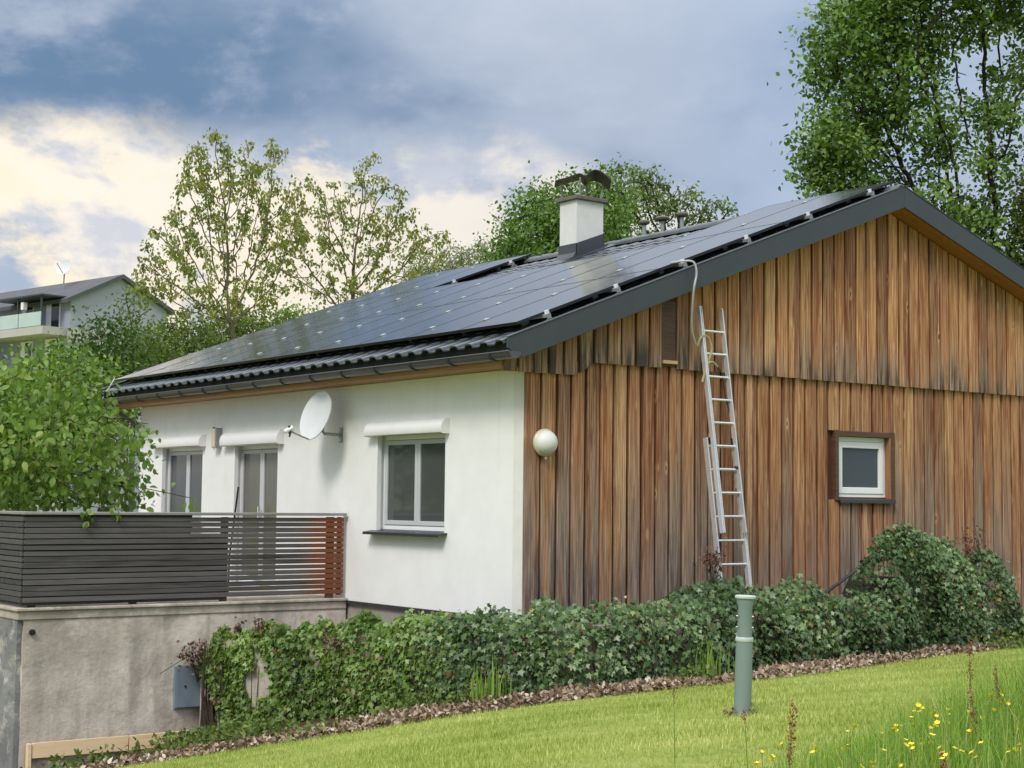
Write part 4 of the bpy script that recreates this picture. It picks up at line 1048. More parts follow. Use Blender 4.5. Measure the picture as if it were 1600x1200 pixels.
# ------------------------------------------------------------------ apartment block far behind
def apartments():
    e0 = Vector((-87.4, 27.2, 0)); d = Vector((-.978, -.208, 0)); g = Vector((-.208, .978, 0))
    M_w = simple('blue_grey_render', (.31, .325, .395), (.285, .30, .365), .3, .85)
    M_w2 = simple('pale_band_render', (.42, .40, .38), None, .4, .85)
    M_r = simple('brown_grey_roof', (.078, .079, .088), (.06, .061, .069), .6, .7)
    M_bg = simple('balcony_glass', (.44, .53, .52), (.38, .47, .46), .8, .15)
    t = thing('apartment_block', e0+Vector((0, 0, -1.5)), 'blue-grey apartment block with glass balconies far behind the shrubs', 'apartment building')
    L, Wd, ze, zr_ = 46, 7.7, 14.4, 16.25
    P = lambda a, b, z: e0+d*a+g*b+Vector((0, 0, z))
    m = MB(); m.add([P(0, 0, -1.5), P(0, Wd, -1.5), P(0, Wd, ze), P(0, Wd/2, zr_), P(0, 0, ze), P(L, 0, -1.5), P(L, Wd, -1.5), P(L, Wd, ze), P(L, Wd/2, zr_), P(L, 0, ze)],
                    [(0, 1, 2, 3, 4), (5, 9, 8, 7, 6), (0, 4, 9, 5), (1, 6, 7, 2), (4, 3, 8, 9), (2, 7, 8, 3)])
    m.build('wall', M_w, t)
    r = MB()
    for s in (0, 1):
        b0, b1 = (-.5, Wd/2) if s == 0 else (Wd+.5, Wd/2)
        z0 = ze-.23
        r.add([P(-.35, b0, z0), P(-.35, b1, zr_+.02), P(L, b1, zr_+.02), P(L, b0, z0), P(-.35, b0, z0+.28), P(-.35, b1, zr_+.3), P(L, b1, zr_+.3), P(L, b0, z0+.28)],
              [(0, 1, 2, 3), (4, 7, 6, 5), (0, 4, 5, 1), (2, 6, 7, 3), (0, 3, 7, 4), (1, 5, 6, 2)])
    r.build('roof', M_r, t)
    def pb(mb, a0, a1, b0, b1, z0, z1):
        q = [P(a, b, z) for a in (a0, a1) for b in (b0, b1) for z in (z0, z1)]
        mb.add(q, [(0, 1, 3, 2), (4, 6, 7, 5), (0, 4, 5, 1), (2, 3, 7, 6), (0, 2, 6, 4), (1, 5, 7, 3)])
    M_win = simple('far_window_glass', (.03, .032, .036), None, .5, .1)
    fl = [12.55, 9.75, 6.95, 4.15]
    for k, z in enumerate(fl):
        q = MB(); pb(q, .3 if k == 0 else 6.4, L-2, -1.9, -.01, z-.55, z-.02); q.build('balcony_slab', M_w2, t)
        if k == 0:
            q = MB(); pb(q, -.06, -.005, -.2, 5.2, z-1.0, z-.02); q.build('wall_band', M_w2, t)
        a = .6 if k == 0 else 6.6
        while a < L-6:
            q = MB(); pb(q, a, a+2.7, -1.88, -1.83, z+.02, z+.95); q.build('balcony_glass', M_bg, t); a += 2.8
        for a, w, hh in ((1.3, 1.5, 2.0), (4.6, 1.3, 1.5), (9.4, 1.1, 1.2), (14, 1.3, 1.3), (18, 1.8, 2.0), (23, 1.2, 1.2), (28, 1.6, 2.0)):
            b0 = z+2.05-hh
            q = MB(); pb(q, a-.1, a+w+.1, -.06, -.012, b0-.1, b0+hh+.1); wn = q.build('window', M_white, t)
            q = MB(); pb(q, a, a+w*.62, -.075, -.062, b0, b0+hh); q.build('pane', M_win, wn)
    q = MB()
    for a in (.7, 3.6, 6.2): pb(q, a, a+.09, -1.8, -1.7, fl[0], fl[0]+2.1)
    q.build('awning_post', M_anth, t)
    q = MB(); pb(q, .4, 6.6, -2.0, -.02, fl[0]+2.02, fl[0]+2.12); q.build('awning', M_anth, t)
    for a in (3.0, 7.2):
        q = MB(); pb(q, a, a+.3, -1.75, -1.45, fl[0]+1.25, fl[0]+1.75); q.build('lamp', M_white, t)
    s = thing('rooftop_dish', P(4.6, Wd/2-1.6, zr_-.6), 'pale satellite dish on the far apartment roof', 'satellite dish')
    c = P(4.6, Wd/2-1.6, zr_+1.05); nd = Vector((.45, -.75, .35)).normalized()
    MB().lathe([(.001, -.12), (.35, -.09), (.62, .0), (.62, -.02), (.3, -.12), (.001, -.15)], c, 24, nd).build('reflector', M_dish, s, smooth=True)
    q = MB(); q.tube([P(4.6, Wd/2-1.6, zr_-.7), c-nd*.15], .05, 8); q.tube([c+Vector((0, 0, -.5)), c+nd*.8+Vector((0, 0, -.1))], .03, 6); q.build('mast', M_galv, s)
apartments()

# ------------------------------------------------------------------ trees
def grow(base, trunk, envs, nattr, step, kill, infl, rng, trop=(0, 0, .12), wob=.25, iters=140):
    A_ = []
    wsum = sum(e[2] for e in envs)
    for c, r, w in envs:
        n = int(nattr*w/wsum); u = unit(rng.normal(0, 1, (n, 3))); q = rng.random((n, 1))**(1/2.3)
        A_.append(np.array(c)+u*q*np.array(r))
    A_ = np.concatenate(A_)
    nodes = [np.array(base, float)]; par = [-1]
    for q in trunk:
        a = nodes[-1]; b = np.array(q, float); n = max(1, int(np.linalg.norm(b-a)/step))
        for i in range(1, n+1): nodes.append(a+(b-a)*i/n+rng.normal(0, .02*step*4, 3)*[1, 1, 0]); par.append(len(nodes)-2)
    N = np.array(nodes)
    D = np.linalg.norm(A_[:, None]-N[None], axis=2); near = D.argmin(1); dist = D.min(1)
    alive = np.ones(len(A_), bool)
    first = True
    tr = np.array(trop)
    for it in range(iters):
        act = alive & (dist < infl)
        if not act.any():
            if not alive.any(): break
            act = alive & (dist < dist[alive].min()+step*2)
        idx = near[act]; dirs = unit(A_[act]-N[idx])
        acc = np.zeros((len(N), 3)); np.add.at(acc, idx, dirs)
        src = np.unique(idx)
        nd = unit(unit(acc[src])+rng.normal(0, wob, (len(src), 3))+tr)
        new = N[src]+nd*step
        k0 = len(N); N = np.concatenate([N, new]); par += list(src)
        for c0 in range(0, len(new), 400):
            dn = np.linalg.norm(A_[:, None]-new[None, c0:c0+400], axis=2); j = dn.argmin(1); dm = dn[np.arange(len(A_)), j]
            up_ = dm < dist; near[up_] = k0+c0+j[up_]; dist[up_] = dm[up_]
        alive &= dist > kill
        if not alive.any() or len(N) > 9000: break
    return N, np.array(par)
def branch_mesh(name, N, par, mat, r_tip, expo=2.4, rmax=None, k=5):
    n = len(N); acc = np.zeros(n); ch = np.zeros(n, int)
    R = np.zeros(n)
    for i in range(n-1, -1, -1):
        R[i] = r_tip if acc[i] == 0 else acc[i]**(1/expo)
        if par[i] >= 0: acc[par[i]] += R[i]**expo; ch[par[i]] += 1
    if rmax: R = np.minimum(R, rmax)
    i = np.arange(1, n); p = par[1:]
    a, b = N[p], N[i]; d = unit(b-a)
    ref = np.where(np.abs(d[:, 2:3]) < .9, np.array([[0, 0, 1.]]), np.array([[1., 0, 0]]))
    s = unit(np.cross(d, ref)); t = np.cross(d, s)
    th = np.arange(k)*2*np.pi/k
    ringv = s[:, None]*np.cos(th)[None, :, None]+t[:, None]*np.sin(th)[None, :, None]
    ra = np.minimum(R[p], R[i]*1.35); rb = R[i]
    V = np.concatenate([a[:, None]+ringv*ra[:, None, None], (b+d*rb[:, None]*.3)[:, None]+ringv*rb[:, None, None]], 1).reshape(-1, 3)
    o = (np.arange(n-1)*2*k)[:, None]; j = np.arange(k)
    F = np.stack([o+j, o+(j+1) % k, o+k+(j+1) % k, o+k+j], -1).reshape(-1, 4)
    return np_mesh(name, V, F, mat, smooth=True), R, ch
def tree(name, label, base, trunk, envs, lmat, bmat, nattr, step, kill, infl, seed, lsize, per, jit, tmpl=T_RHOMB, r_tip=.008, expo=2.4, rmax=None, leaf_r=2.2, along=(0, 0, -.3), nrm=(0, 0, .6), tone_z=None, trop=(0, 0, .12), cat='tree', group=None, skip=0.0, wob=.25, prune=None):
    rng = np.random.default_rng(seed)
    N, par = grow(base, trunk, envs, nattr, step, kill, infl, rng, trop, wob)
    t = thing(name, base, label, cat, group)
    me, R, ch = branch_mesh('trunk', N-np.array(base), par, bmat, r_tip, expo, rmax)
    link('trunk', me, t, base)
    tips = np.where(R < r_tip*leaf_r)[0]
    tips = tips[rng.random(len(tips)) >= skip]
    C = np.repeat(N[tips], per, 0)
    cl = np.repeat(rng.random(len(tips)), per)          # clump tone
    C = C+rng.normal(0, jit, C.shape)*[1, 1, .75]
    if prune is not None:
        ok = prune(C); C = C[ok]; cl = cl[ok]
    tone = np.clip(.55*cl+.45*rng.random(len(C))+rng.normal(0, .06, len(C)), 0, 1)
    sz = lsize*rng.uniform(.65, 1.25, len(C))
    V, F, tn = leaves(C-np.array(base), sz, tmpl, rng, along, 1.0, nrm, .9, tone)
    link('crown', np_mesh('crown', V, F, lmat, tn), t, base)
    print('TREE', name, len(N), 'nodes', len(C), 'leaves')
    return t, C
TREES = True
if TREES:
    # airy trees behind the far end of the house
    tree('airy_tree', 'tall sparse young-leaved tree behind the far roof end, broad left one of the airy pair', (-42.0, 17.1, -1.2), [(-42.0, 17.0, 4.0), (-42.05, 17.0, 7.2)],
         [((-42.1, 16.4, 12.4), (2.3, 2.3, 3.1), 1.0), ((-42.2, 15.9, 14.4), (1.3, 1.3, 1.5), .3), ((-43.4, 14.8, 11.0), (1.5, 1.4, 1.5), .4), ((-40.9, 18.0, 12.2), (1.5, 1.5, 2.3), .45), ((-42.3, 16.4, 9.2), (2.6, 2.6, 1.2), .5), ((-43.9, 14.2, 9.6), (1.2, 1.2, 1.0), .2), ((-41.6, 18.2, 15.0), (.8, .8, 1.0), .08)],
         M_lf_airy, M_bark_l, 1700, .20, .42, 7.0, 21, .19, 13, .13, r_tip=.012, expo=2.6, rmax=.17, leaf_r=1.5, along=(0, 0, -.9), skip=.34, trop=(0, 0, .35), wob=.16)
    tree('airy_tree', 'tall sparse tree with bare forked limbs behind the roof, right one of the airy pair', (-43.6, 23.2, -1.2), [(-43.5, 23.2, 5.0), (-43.6, 23.2, 7.6)],
         [((-43.2, 23.2, 13.0), (2.1, 2.1, 2.6), 1.0), ((-42.3, 24.5, 12.5), (1.6, 1.6, 2.0), .5), ((-44.4, 21.7, 13.0), (1.6, 1.6, 2.4), .6), ((-42.9, 23.5, 15.2), (.9, .9, 1.0), .2), ((-41.4, 25.6, 12.2), (1.3, 1.3, 1.0), .25), ((-43.6, 23.0, 10.2), (2.6, 2.6, 1.0), .6), ((-42.0, 24.8, 10.6), (1.8, 1.8, .9), .3), ((-45.0, 20.6, 11.2), (1.4, 1.4, 1.4), .3)],
         M_lf_airy, M_bark_l, 1300, .22, .46, 7.0, 22, .19, 13, .13, r_tip=.013, expo=2.6, rmax=.17, leaf_r=1.4, along=(0, 0, -.9), skip=.38, trop=(0, 0, .3), wob=.18)
    # dense round tree behind the chimney
    tree('round_tree', 'dense round dark green tree behind the chimney', (-32.5, 26.0, -1.2), [(-32.5, 26.0, 6.0)],
         [((-32.5, 26.0, 10.0), (3.0, 3.0, 3.4), 1.0), ((-31.9, 26.9, 12.1), (1.7, 1.7, 1.9), .4), ((-33.7, 24.6, 9.4), (1.6, 1.6, 2.0), .3), ((-32.9, 25.4, 12.4), (1.2, 1.2, 1.0), .15)],
         M_lf_round, M_bark_d, 3200, .34, .5, 2.4, 31, .19, 44, .36, r_tip=.014, nrm=(.3, -.4, .6), skip=.1)
    tree('oak_tree', 'loose pale green tree showing dark branches, right of the chimney tree', (-34.7, 33.2, -1.2), [(-34.8, 33.0, 6.0), (-34.8, 33.1, 10.6)],
         [((-35.3, 32.2, 14.3), (1.6, 1.6, 1.3), .8), ((-34.5, 33.3, 13.8), (1.4, 1.4, 1.1), .6), ((-33.6, 34.5, 13.0), (1.3, 1.3, 1.2), .6), ((-34.6, 33.3, 12.2), (2.0, 2.0, .7), .1)],
         M_lf_oak, M_bark_d, 700, .24, .4, 2.6, 33, .18, 34, .24, r_tip=.018, expo=2.1, skip=.55)
    # big maple on the right
    tree('maple_tree', 'large spreading maple with dark limbs towering behind the gable', (-8.1, 19.3, -.6), [(-8.1, 19.3, 3.8), (-8.1, 19.25, 6.4)],
         [((-9.35, 17.0, 11.6), (1.6, 1.6, 1.9), 1.0), ((-9.85, 16.55, 9.4), (1.35, 1.35, 1.5), .9), ((-9.2, 17.6, 8.0), (1.5, 1.5, 1.1), .7), ((-8.6, 17.9, 12.9), (1.8, 1.8, 1.5), .7), ((-9.0, 17.6, 10.2), (1.6, 1.6, 1.6), .4),
          ((-7.6, 19.6, 13.6), (2.0, 2.0, 1.6), .6), ((-6.3, 20.9, 11.2), (2.0, 2.0, 2.2), .6), ((-8.1, 19.0, 6.9), (1.9, 1.9, 1.2), .7), ((-9.7, 16.9, 7.6), (1.1, 1.1, .8), .4), ((-10.0, 16.4, 9.2), (1.05, 1.05, 1.1), .5), ((-9.9, 16.5, 11.9), (1.1, 1.1, 1.2), .35), ((-8.6, 18.3, 7.4), (1.6, 1.6, .9), .5), ((-6.6, 20.4, 7.8), (1.6, 1.6, 1.5), .5), ((-7.9, 19.0, 9.6), (1.4, 1.4, 1.6), .12)],
         M_lf_maple, M_bark_d, 6400, .21, .36, 5.0, 41, .145, 62, .25, r_tip=.010, expo=2.3, rmax=.26, leaf_r=1.6, skip=.42, wob=.18, trop=(0, 0, .16), nrm=(.2, -.3, .9), along=(.2, -.2, -.12), tmpl=T_LEAF)
    tree('yew_tree', 'olive green conifer-like tree in front of the maple at the right edge', (-6.3, 19.0, -.6), [(-6.3, 19.0, 4.0)],
         [((-6.2, 19.2, 7.4), (1.0, 1.0, 2.0), 1.0), ((-6.1, 19.3, 5.2), (1.4, 1.4, 1.6), .6)],
         leaf_mat('yew_needle', G((0, (.055, .075, .012)), (.6, (.11, .13, .024)), (1, (.20, .19, .05))), .25), M_bark_d, 900, .2, .34, 1.6, 43, .11, 46, .2, r_tip=.01, along=(0, 0, .1), skip=.2)
    # shrubs on the left between house and apartment block
    def bush(nm, lab, c, r, mat, seed, n=900, ls=.115, per=34, jit=.2, skip=0.1, k=1.0):
        c = np.array(c, float); b = (c[0], c[1], gzf(c[0], c[1])-.1)
        tree(nm, lab, b, [(c[0], c[1], max(b[2]+.6, c[2]-r[2]*.9))], [(tuple(c), r, 1.0), ((c[0]+r[0]*.4, c[1]-r[1]*.3, c[2]+r[2]*.4), tuple(q*.6 for q in r), .3)], mat, M_bark, n, .2*k, .33*k, 1.8*k, seed, ls*k*.95, per, jit*k, r_tip=.008*k, cat='tree' if nm.endswith('tree') else 'shrub', skip=skip)
    bush('dark_shrub', 'dark green shrub just left of the far roof corner', (-37.8, 10.1, 5.34), (1.66, 1.66, 2.19), M_lf_dark, 51, k=1.75)
    bush('young_tree', 'slender light olive young tree before the apartment gable', (-45.5, 14.1, 7.62), (1.14, 1.14, 2.27), M_lf_bush, 52, 420, .10, 18, .16, skip=.2, k=1.75)
    bush('hedge_shrub', 'olive green shrub behind the far roof end, leftmost of the growth below the airy trees', (-48.3, 16.4, 6.57), (1.75, 1.75, 1.75), M_lf_bush, 57, k=1.75)
    bush('hedge_shrub', 'olive green shrub behind the roof under the left edge of the broad airy tree', (-50.7, 18.8, 7.62), (2.10, 2.10, 1.75), M_lf_bush, 53, k=1.75)
    bush('hedge_shrub', 'mid green bushy growth behind the roof under the broad airy tree', (-51.9, 22.5, 8.49), (2.62, 2.62, 1.49), M_lf_bush, 54, 1100, k=1.75)
    bush('hedge_shrub', 'bright yellow green growth behind the roof between the two airy trunks', (-52.6, 25.5, 9.37), (1.75, 1.75, 1.08), M_lf_lime, 55, 600, k=1.75)
    bush('hedge_shrub', 'low yellow green growth behind the roof right of the airy tree trunks', (-53.0, 27.6, 9.72), (1.40, 1.40, 0.79), M_lf_lime, 58, 350, k=1.75)
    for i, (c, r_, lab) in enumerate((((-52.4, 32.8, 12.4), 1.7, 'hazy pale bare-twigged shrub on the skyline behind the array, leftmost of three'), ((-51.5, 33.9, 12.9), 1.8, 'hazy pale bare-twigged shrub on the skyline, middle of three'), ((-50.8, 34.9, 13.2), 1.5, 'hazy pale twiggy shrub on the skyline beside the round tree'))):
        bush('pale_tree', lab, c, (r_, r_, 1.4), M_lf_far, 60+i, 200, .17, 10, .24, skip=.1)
    bush('leafy_tree', 'bright leafy treetop below the apartment balconies, behind the terrace tree', (-26.7, 4.6, 3.92), (1.74, 1.74, 1.38), M_lf_lime, 66, 1000, .13, k=1.45)
    bush('leafy_tree', 'mid green leafy tree behind the terrace tree at the left edge', (-25.8, 1.9, 2.18), (2.17, 2.17, 1.74), M_lf_bush, 67, 1300, .13, k=1.45)
# fresh-leaved tree leaning over the terrace: the nearest leaves are single objects
def terrace_tree():
    rng = np.random.default_rng(71)
    base = (-6.9, -6.3, gzf(-6.9, -6.3)-.1)
    envs = [((-6.1, -3.3, 2.15), (1.75, 1.3, 1.0), 1.0), ((-7.2, -3.8, 2.2), (1.6, 1.6, 1.3), .6), ((-5.55, -2.55, 1.75), (.75, .55, .85), .45), ((-5.1, -3.6, 1.7), (.9, .7, .65), .4), ((-5.0, -4.2, 1.9), (.8, .6, .8), .35)]
    N, par = grow(base, [(-6.8, -6.0, .0), (-6.6, -5.0, 1.35)], envs, 1500, .13, .24, 1.1, rng, (0, 0, 0), .3)
    t = thing('terrace_tree', base, 'bright green broad-leaved tree leaning over the terrace railing at the left', 'tree')
    me, R, ch = branch_mesh('trunk', N-np.array(base), par, M_bark, .005, 2.3); link('trunk', me, t, base)
    tips = np.where(R < .0125)[0]
    C = np.repeat(N[tips], 9, 0)+rng.normal(0, .12, (len(tips)*9, 3))
    hang = np.array([[-3.90, -3.60, 1.12], [-3.9, -3.56, 1.06], [-3.88, -3.58, 1.0], [-3.89, -3.24, 1.12], [-3.9, -3.2, 1.07]])
    ok = (C[:, 2] > 1.13) & ~((C[:, 1] > -.5) & (C[:, 0] > HX0)) & ((C[:, 0] < BX-.05) | (C[:, 1] < BY-.1) | (C[:, 2] > 1.25))
    lat = C[:, 0]*rt.x+C[:, 1]*rt.y
    ok &= ~((C[:, 2] > 2.5) & (lat > -5.62+rng.normal(0, .10, len(C)))) & ~((C[:, 2] > 2.2) & (lat > -5.38)) & (lat < -4.78+rng.normal(0, .12, len(C)))
    C = C[ok]
    tone = np.clip(.5*rng.random(len(C))+.5*(.5+.5*np.sin(C[:, 0]*3.1+C[:, 1]*2.3)*np.cos(C[:, 2]*3.3))+rng.normal(0, .08, len(C)), 0, 1)
    sz = .115*rng.uniform(.6, 1.25, len(C))
    d = ((C-np.array(CAM))**2).sum(1); order = np.argsort(d/(sz**2)); near = order[:270]; rest = order[270:]
    V, F, tn = leaves(C[rest]-np.array(base), sz[rest], T_LEAF, rng, (0, 0, -.75), 1.0, (.35, -.25, .5), .9, tone[rest])
    props(link('crown', np_mesh('crown', V, F, M_lf_lime, tn), t, base), kind='stuff')
    # 6 shared leaf meshes in six tones
    lm = [np_mesh('leaf', T_LEAF[0], T_LEAF[1], M_lf_lime, np.full(6, q)) for q in (.15, .35, .5, .65, .8, .95)]
    def put(c, s, tn_):
        a = unit(np.array([0, 0, -.75])+rng.normal(0, .6, 3)); nn = np.array([.35, -.25, .5])+rng.normal(0, .5, 3)
        sx = unit(np.cross(a, nn)); nn = np.cross(sx, a)
        o = link('leaf', lm[min(5, int(tn_*6))], t, c)
        o.rotation_euler = Matrix(np.stack([sx, a, nn], 1).tolist()).to_euler(); o.scale = (s, s, s)
    for i in near: put(C[i], sz[i], tone[i])
    for c in hang:
        for _ in range(4): put(c+rng.normal(0, .035, 3)*[.4, 1, 1], .10, rng.random())
    tw = MB()
    tw.tube([(-4.6, -3.7, 1.5), (-4.1, -3.62, 1.30), (-3.92, -3.6, 1.16)], .005, 5); tw.tube([(-4.6, -3.2, 1.5), (-4.1, -3.22, 1.28), (-3.92, -3.22, 1.14)], .005, 5)
    # one long shoot reaching across the far window
    tw.tube([(-6.2, -2.9, 1.75), (-5.6, -2.45, 1.45), (-5.0, -2.05, 1.33), (-4.75, -1.9, 1.28)], .006, 5)
    tw.build('twig', M_bark, t)
    for c in ((-4.78, -1.93, 1.22), (-4.72, -1.88, 1.30), (-4.74, -1.9, 1.2), (-4.66, -1.84, 1.26), (-4.7, -1.86, 1.18)): put(np.array(c), .11, rng.uniform(.3, .8))
    print('TERRACE TREE', len(N), len(C))
if TREES: terrace_tree()

# one leafy shoot of a tree outside the frame hangs into the upper left corner
def overhanging_tree():
    b = (0.0, -9.0, gzf(0, -9.0)-.1); t = thing('overhanging_tree', b, 'leaf of a tree beyond the left edge, hanging into the upper left corner', 'tree')
    m = MB(); m.tube(smooth_curve([b, (.05, -8.95, 2.0), (.1, -8.9, 5.2), (.2, -8.7, 7.0)]), [.14-.004*i for i in range(19)], 10)
    m.tube(smooth_curve([(.1, -8.9, 5.0), (.9, -8.2, 5.6), (1.7, -7.45, 5.2), (2.14, -7.02, 4.62)]), [.03-.0013*i for i in range(19)], 6); m.build('trunk', M_bark, t, smooth=True)
    rng = np.random.default_rng(77)
    f = rng.random(60); C = np.stack([.6+1.35*f, -8.45+1.25*f, 5.5-.5*f], -1)+rng.normal(0, .12, (60, 3))
    C = np.concatenate([C, [[2.15, -7.0, 4.60], [2.17, -6.98, 4.57], [2.13, -7.03, 4.56]]])
    V, F, tn = leaves(C-np.array(b), .085*rng.uniform(.7, 1.1, len(C)), T_LEAF, rng, (0, 0, -.9), .6, (.4, -.3, .2), .6)
    link('crown', np_mesh('crown', V, F, M_lf_lime, tn), t, b)
overhanging_tree()
# ------------------------------------------------------------------ garden wall with ivy
SP = np.array([(-3.86, -2.10), (-2.9, -1.93), (-1.3, -1.62), (.2, -1.42), (1.25, -1.15), (1.75, -.5), (1.85, .5), (1.8, 2.0), (1.75, 3.5), (1.7, 5.0), (1.62, 6.3), (1.55, 6.9)])
seg = np.r_[0, np.cumsum(np.hypot(*np.diff(SP, axis=0).T))]
TOPS = [(0.0, -.5), (.33, -.38), (1.09, -.29), (1.92, -.22), (2.76, -.13), (3.38, -.06), (4.31, .03), (4.92, .09), (5.38, .14), (5.89, .16), (6.66, .17), (7.17, .18), (7.4, .35), (7.6, .45), (7.79, .47), (7.95, .34), (8.13, .22), (8.54, .22), (8.81, .31), (9.01, .34), (9.28, .26), (9.61, .10), (10.06, .12), (10.3, .34), (10.54, .72), (10.78, .92), (11.02, .95), (11.39, .80), (11.78, .62), (12.19, .60), (12.54, .64), (12.81, .30), (13.11, -.1), (13.44, -.4)]
TS = np.array(TOPS)
# spine parameter of y on the gable leg follows directly: compute once
def spine(s):
    return np.stack([np.interp(s, seg, SP[:, 0]), np.interp(s, seg, SP[:, 1])], -1)
def top_at(s): return np.interp(s, TS[:, 0]+np.interp(TS[:, 0], [5, 7.2, 12.5, 13.4], [0, .28, .30, .04]), TS[:, 1])
def garden_wall():
    w = MB(); n = 26
    pts = [spine(seg[-1]*.62*i/n) for i in range(n+1)]
    for i in range(n):
        a, b = pts[i], pts[i+1]; d = b-a; nrm = np.array([-d[1], d[0]])/np.hypot(*d)*.2
        za, zb = top_at(seg[-1]*.62*i/n)-.10, top_at(seg[-1]*.62*(i+1)/n)-.10
        if i > n*.55: za = zb = min(za, zb, .02)
        q = [(a[0], a[1], -2.0), (b[0], b[1], -2.0), (b[0]+nrm[0], b[1]+nrm[1], -2.0), (a[0]+nrm[0], a[1]+nrm[1], -2.0)]
        z2 = [za, zb, zb, za]
        w.add(q+[(p_[0], p_[1], z) for p_, z in zip(q, z2)], [(0, 1, 5, 4), (1, 2, 6, 5), (2, 3, 7, 6), (3, 0, 4, 7), (4, 5, 6, 7)])
    o = w.build('garden_wall', M_conc3, None); props(o, 'low concrete retaining wall showing between the ivy beside the terrace', 'garden wall')
garden_wall()
def hedge_ivy():
    rng = np.random.default_rng(81)
    L = seg[-1]
    def surf(n, s0, s1):
        s = rng.uniform(s0, s1, n); c = spine(s); e = 1e-2; tg = unit(spine(np.minimum(s+e, L))-spine(np.maximum(s-e, 0)))
        out = np.stack([tg[:, 1], -tg[:, 0]], -1)       # towards the lawn
        zt = top_at(s)+.05*np.sin(s*7.0)+.035*np.sin(s*17+1.3)
        zg = gz(c[:, 0], c[:, 1])
        return s, c, out, zt, zg
    # front face + rounded top
    n = 78000
    s, c, out, zt, zg = surf(n, .02, L-.02)
    kp = rng.random(n) < np.interp(zt-zg, [0, .9, 1.6], [.24, .44, 1.0]); s, c, out, zt, zg = s[kp], c[kp], out[kp], zt[kp], zg[kp]; n = len(s)
    u = rng.random(n)
    H = zt-zg
    lump = .10*np.sin(s*4.3+u*3)+.08*np.sin(s*9.1+u*6+2)+.05*np.sin(s*19+u*11)
    isface = u < .74
    v = np.where(isface, u/.74, 1.0)                     # height fraction on the face
    w = np.where(isface, 0, (u-.74)/.26)                 # depth fraction across the top
    fill = np.interp(s, [0, .8, 1.6, 2.6, 13.6], [.02, .03, .05, .09, .12])
    offs = np.where(isface, (fill+lump*np.clip(fill*7, .25, 1))*np.sin(np.clip(v, .02, 1)*2.6+.35), 0)
    round_ = np.where(v > .85, (v-.85)/.15, 0)
    depth = -np.where(isface, .10*round_**2, .10+w*np.interp(s, [0, 2, 4, 6, 9.5, 10.3, 13], [.12, .25, .5, .8, .9, .55, .5]))
    pos = c+out*(offs+depth+.03)[:, None]
    z = zg+H*v-np.where(isface, 0, .24*w*w)+rng.normal(0, .025, n)+lump*.25
    P = np.stack([pos[:, 0], pos[:, 1], z], -1)+rng.normal(0, .022, (n, 3))
    # bare patches beside the terrace, where the wall shows
    nz = np.sin(s*5.1+z*2.0)+.8*np.sin(z*6.3-s*2.7+1)+.5*np.sin(s*13+z*9)
    keep = (s > 3.0) | (nz > -.15-.0*s+np.interp(s, [0, .45, 1.2, 1.6, 3.0], [.3, -.35, -.5, -.9, -1.9])) 
    keep &= ~((s < .18) & (z > -1.3) & (rng.random(n) < .6))
    keep &= P[:, 0] > np.where(P[:, 1] > 0, .13, -9)
    P = P[keep]; out = out[keep]; s = s[keep]; isf = isface[keep]; v = v[keep]
    nr = np.concatenate([out*.8, np.where(isf, .35, 1.0)[:, None]], 1)
    al = np.concatenate([out*.25, np.full((len(P), 1), -.8)], 1)
    clump = .5+.25*np.sin(s*2.2)+.25*np.sin(P[:, 2]*4+s*3.7)
    tone = np.clip(.55*rng.random(len(P))+.40*clump+rng.normal(0, .05, len(P)), 0, .955)
    tone = np.where(rng.random(len(P)) < .012, .97, tone); tone = np.where(rng.random(len(P)) < .03, 1.0, tone)
    sz = .060*rng.uniform(.55, 1.35, len(P))
    by_terrace = s+rng.normal(0, .5, len(P)) < 4.4  # ivy beside the terrace gets the paler leaf material
    base = (1.9, 1.0, gzf(1.9, 1.0)); lb = (-1.5, -1.7, gzf(-1.5, -1.7))
    def plant(sel, nm, lab, b, mat, seed):
        r2 = np.random.default_rng(seed)
        t = thing(nm, b, lab, 'ivy')
        Pi, Si, Ti, Ai, Ni = P[sel], sz[sel], tone[sel], al[sel], nr[sel]
        order = np.argsort(-Si*(np.abs(Ni[:, 2]) < 2)); big = order[:240]; rest = order[240:]
        V, F, tn = leaves(Pi[rest]-np.array(b), Si[rest], T_LOBED, r2, Ai[rest], .8, Ni[rest], .75, Ti[rest])
        props(link('foliage', np_mesh('foliage', V, F, mat, tn), t, b), kind='stuff')
        lm = [np_mesh('leaf', T_LOBED[0], T_LOBED[1], mat, np.full(len(T_LOBED[1]), q)) for q in (.1, .3, .5, .7, .9)]
        for i in big:
            a = unit(Ai[i]+r2.normal(0, .45, 3)); nn = Ni[i]+r2.normal(0, .4, 3); sx = unit(np.cross(a, nn)); nn = np.cross(sx, a)
            o = link('leaf', lm[min(4, int(Ti[i]*5))], t, Pi[i]+Ni[i]*.02); o.rotation_euler = Matrix(np.stack([sx, a, nn], 1).tolist()).to_euler(); o.scale = (Si[i],)*3
        return t
    ta = plant(by_terrace, 'ivy', 'light green ivy with brown shoots covering the garden wall beside the terrace', lb, M_ivyl, 82)
    tb = plant(~by_terrace, 'ivy', 'dark green ivy bank along the foot of the wood gable', base, M_ivy, 83)
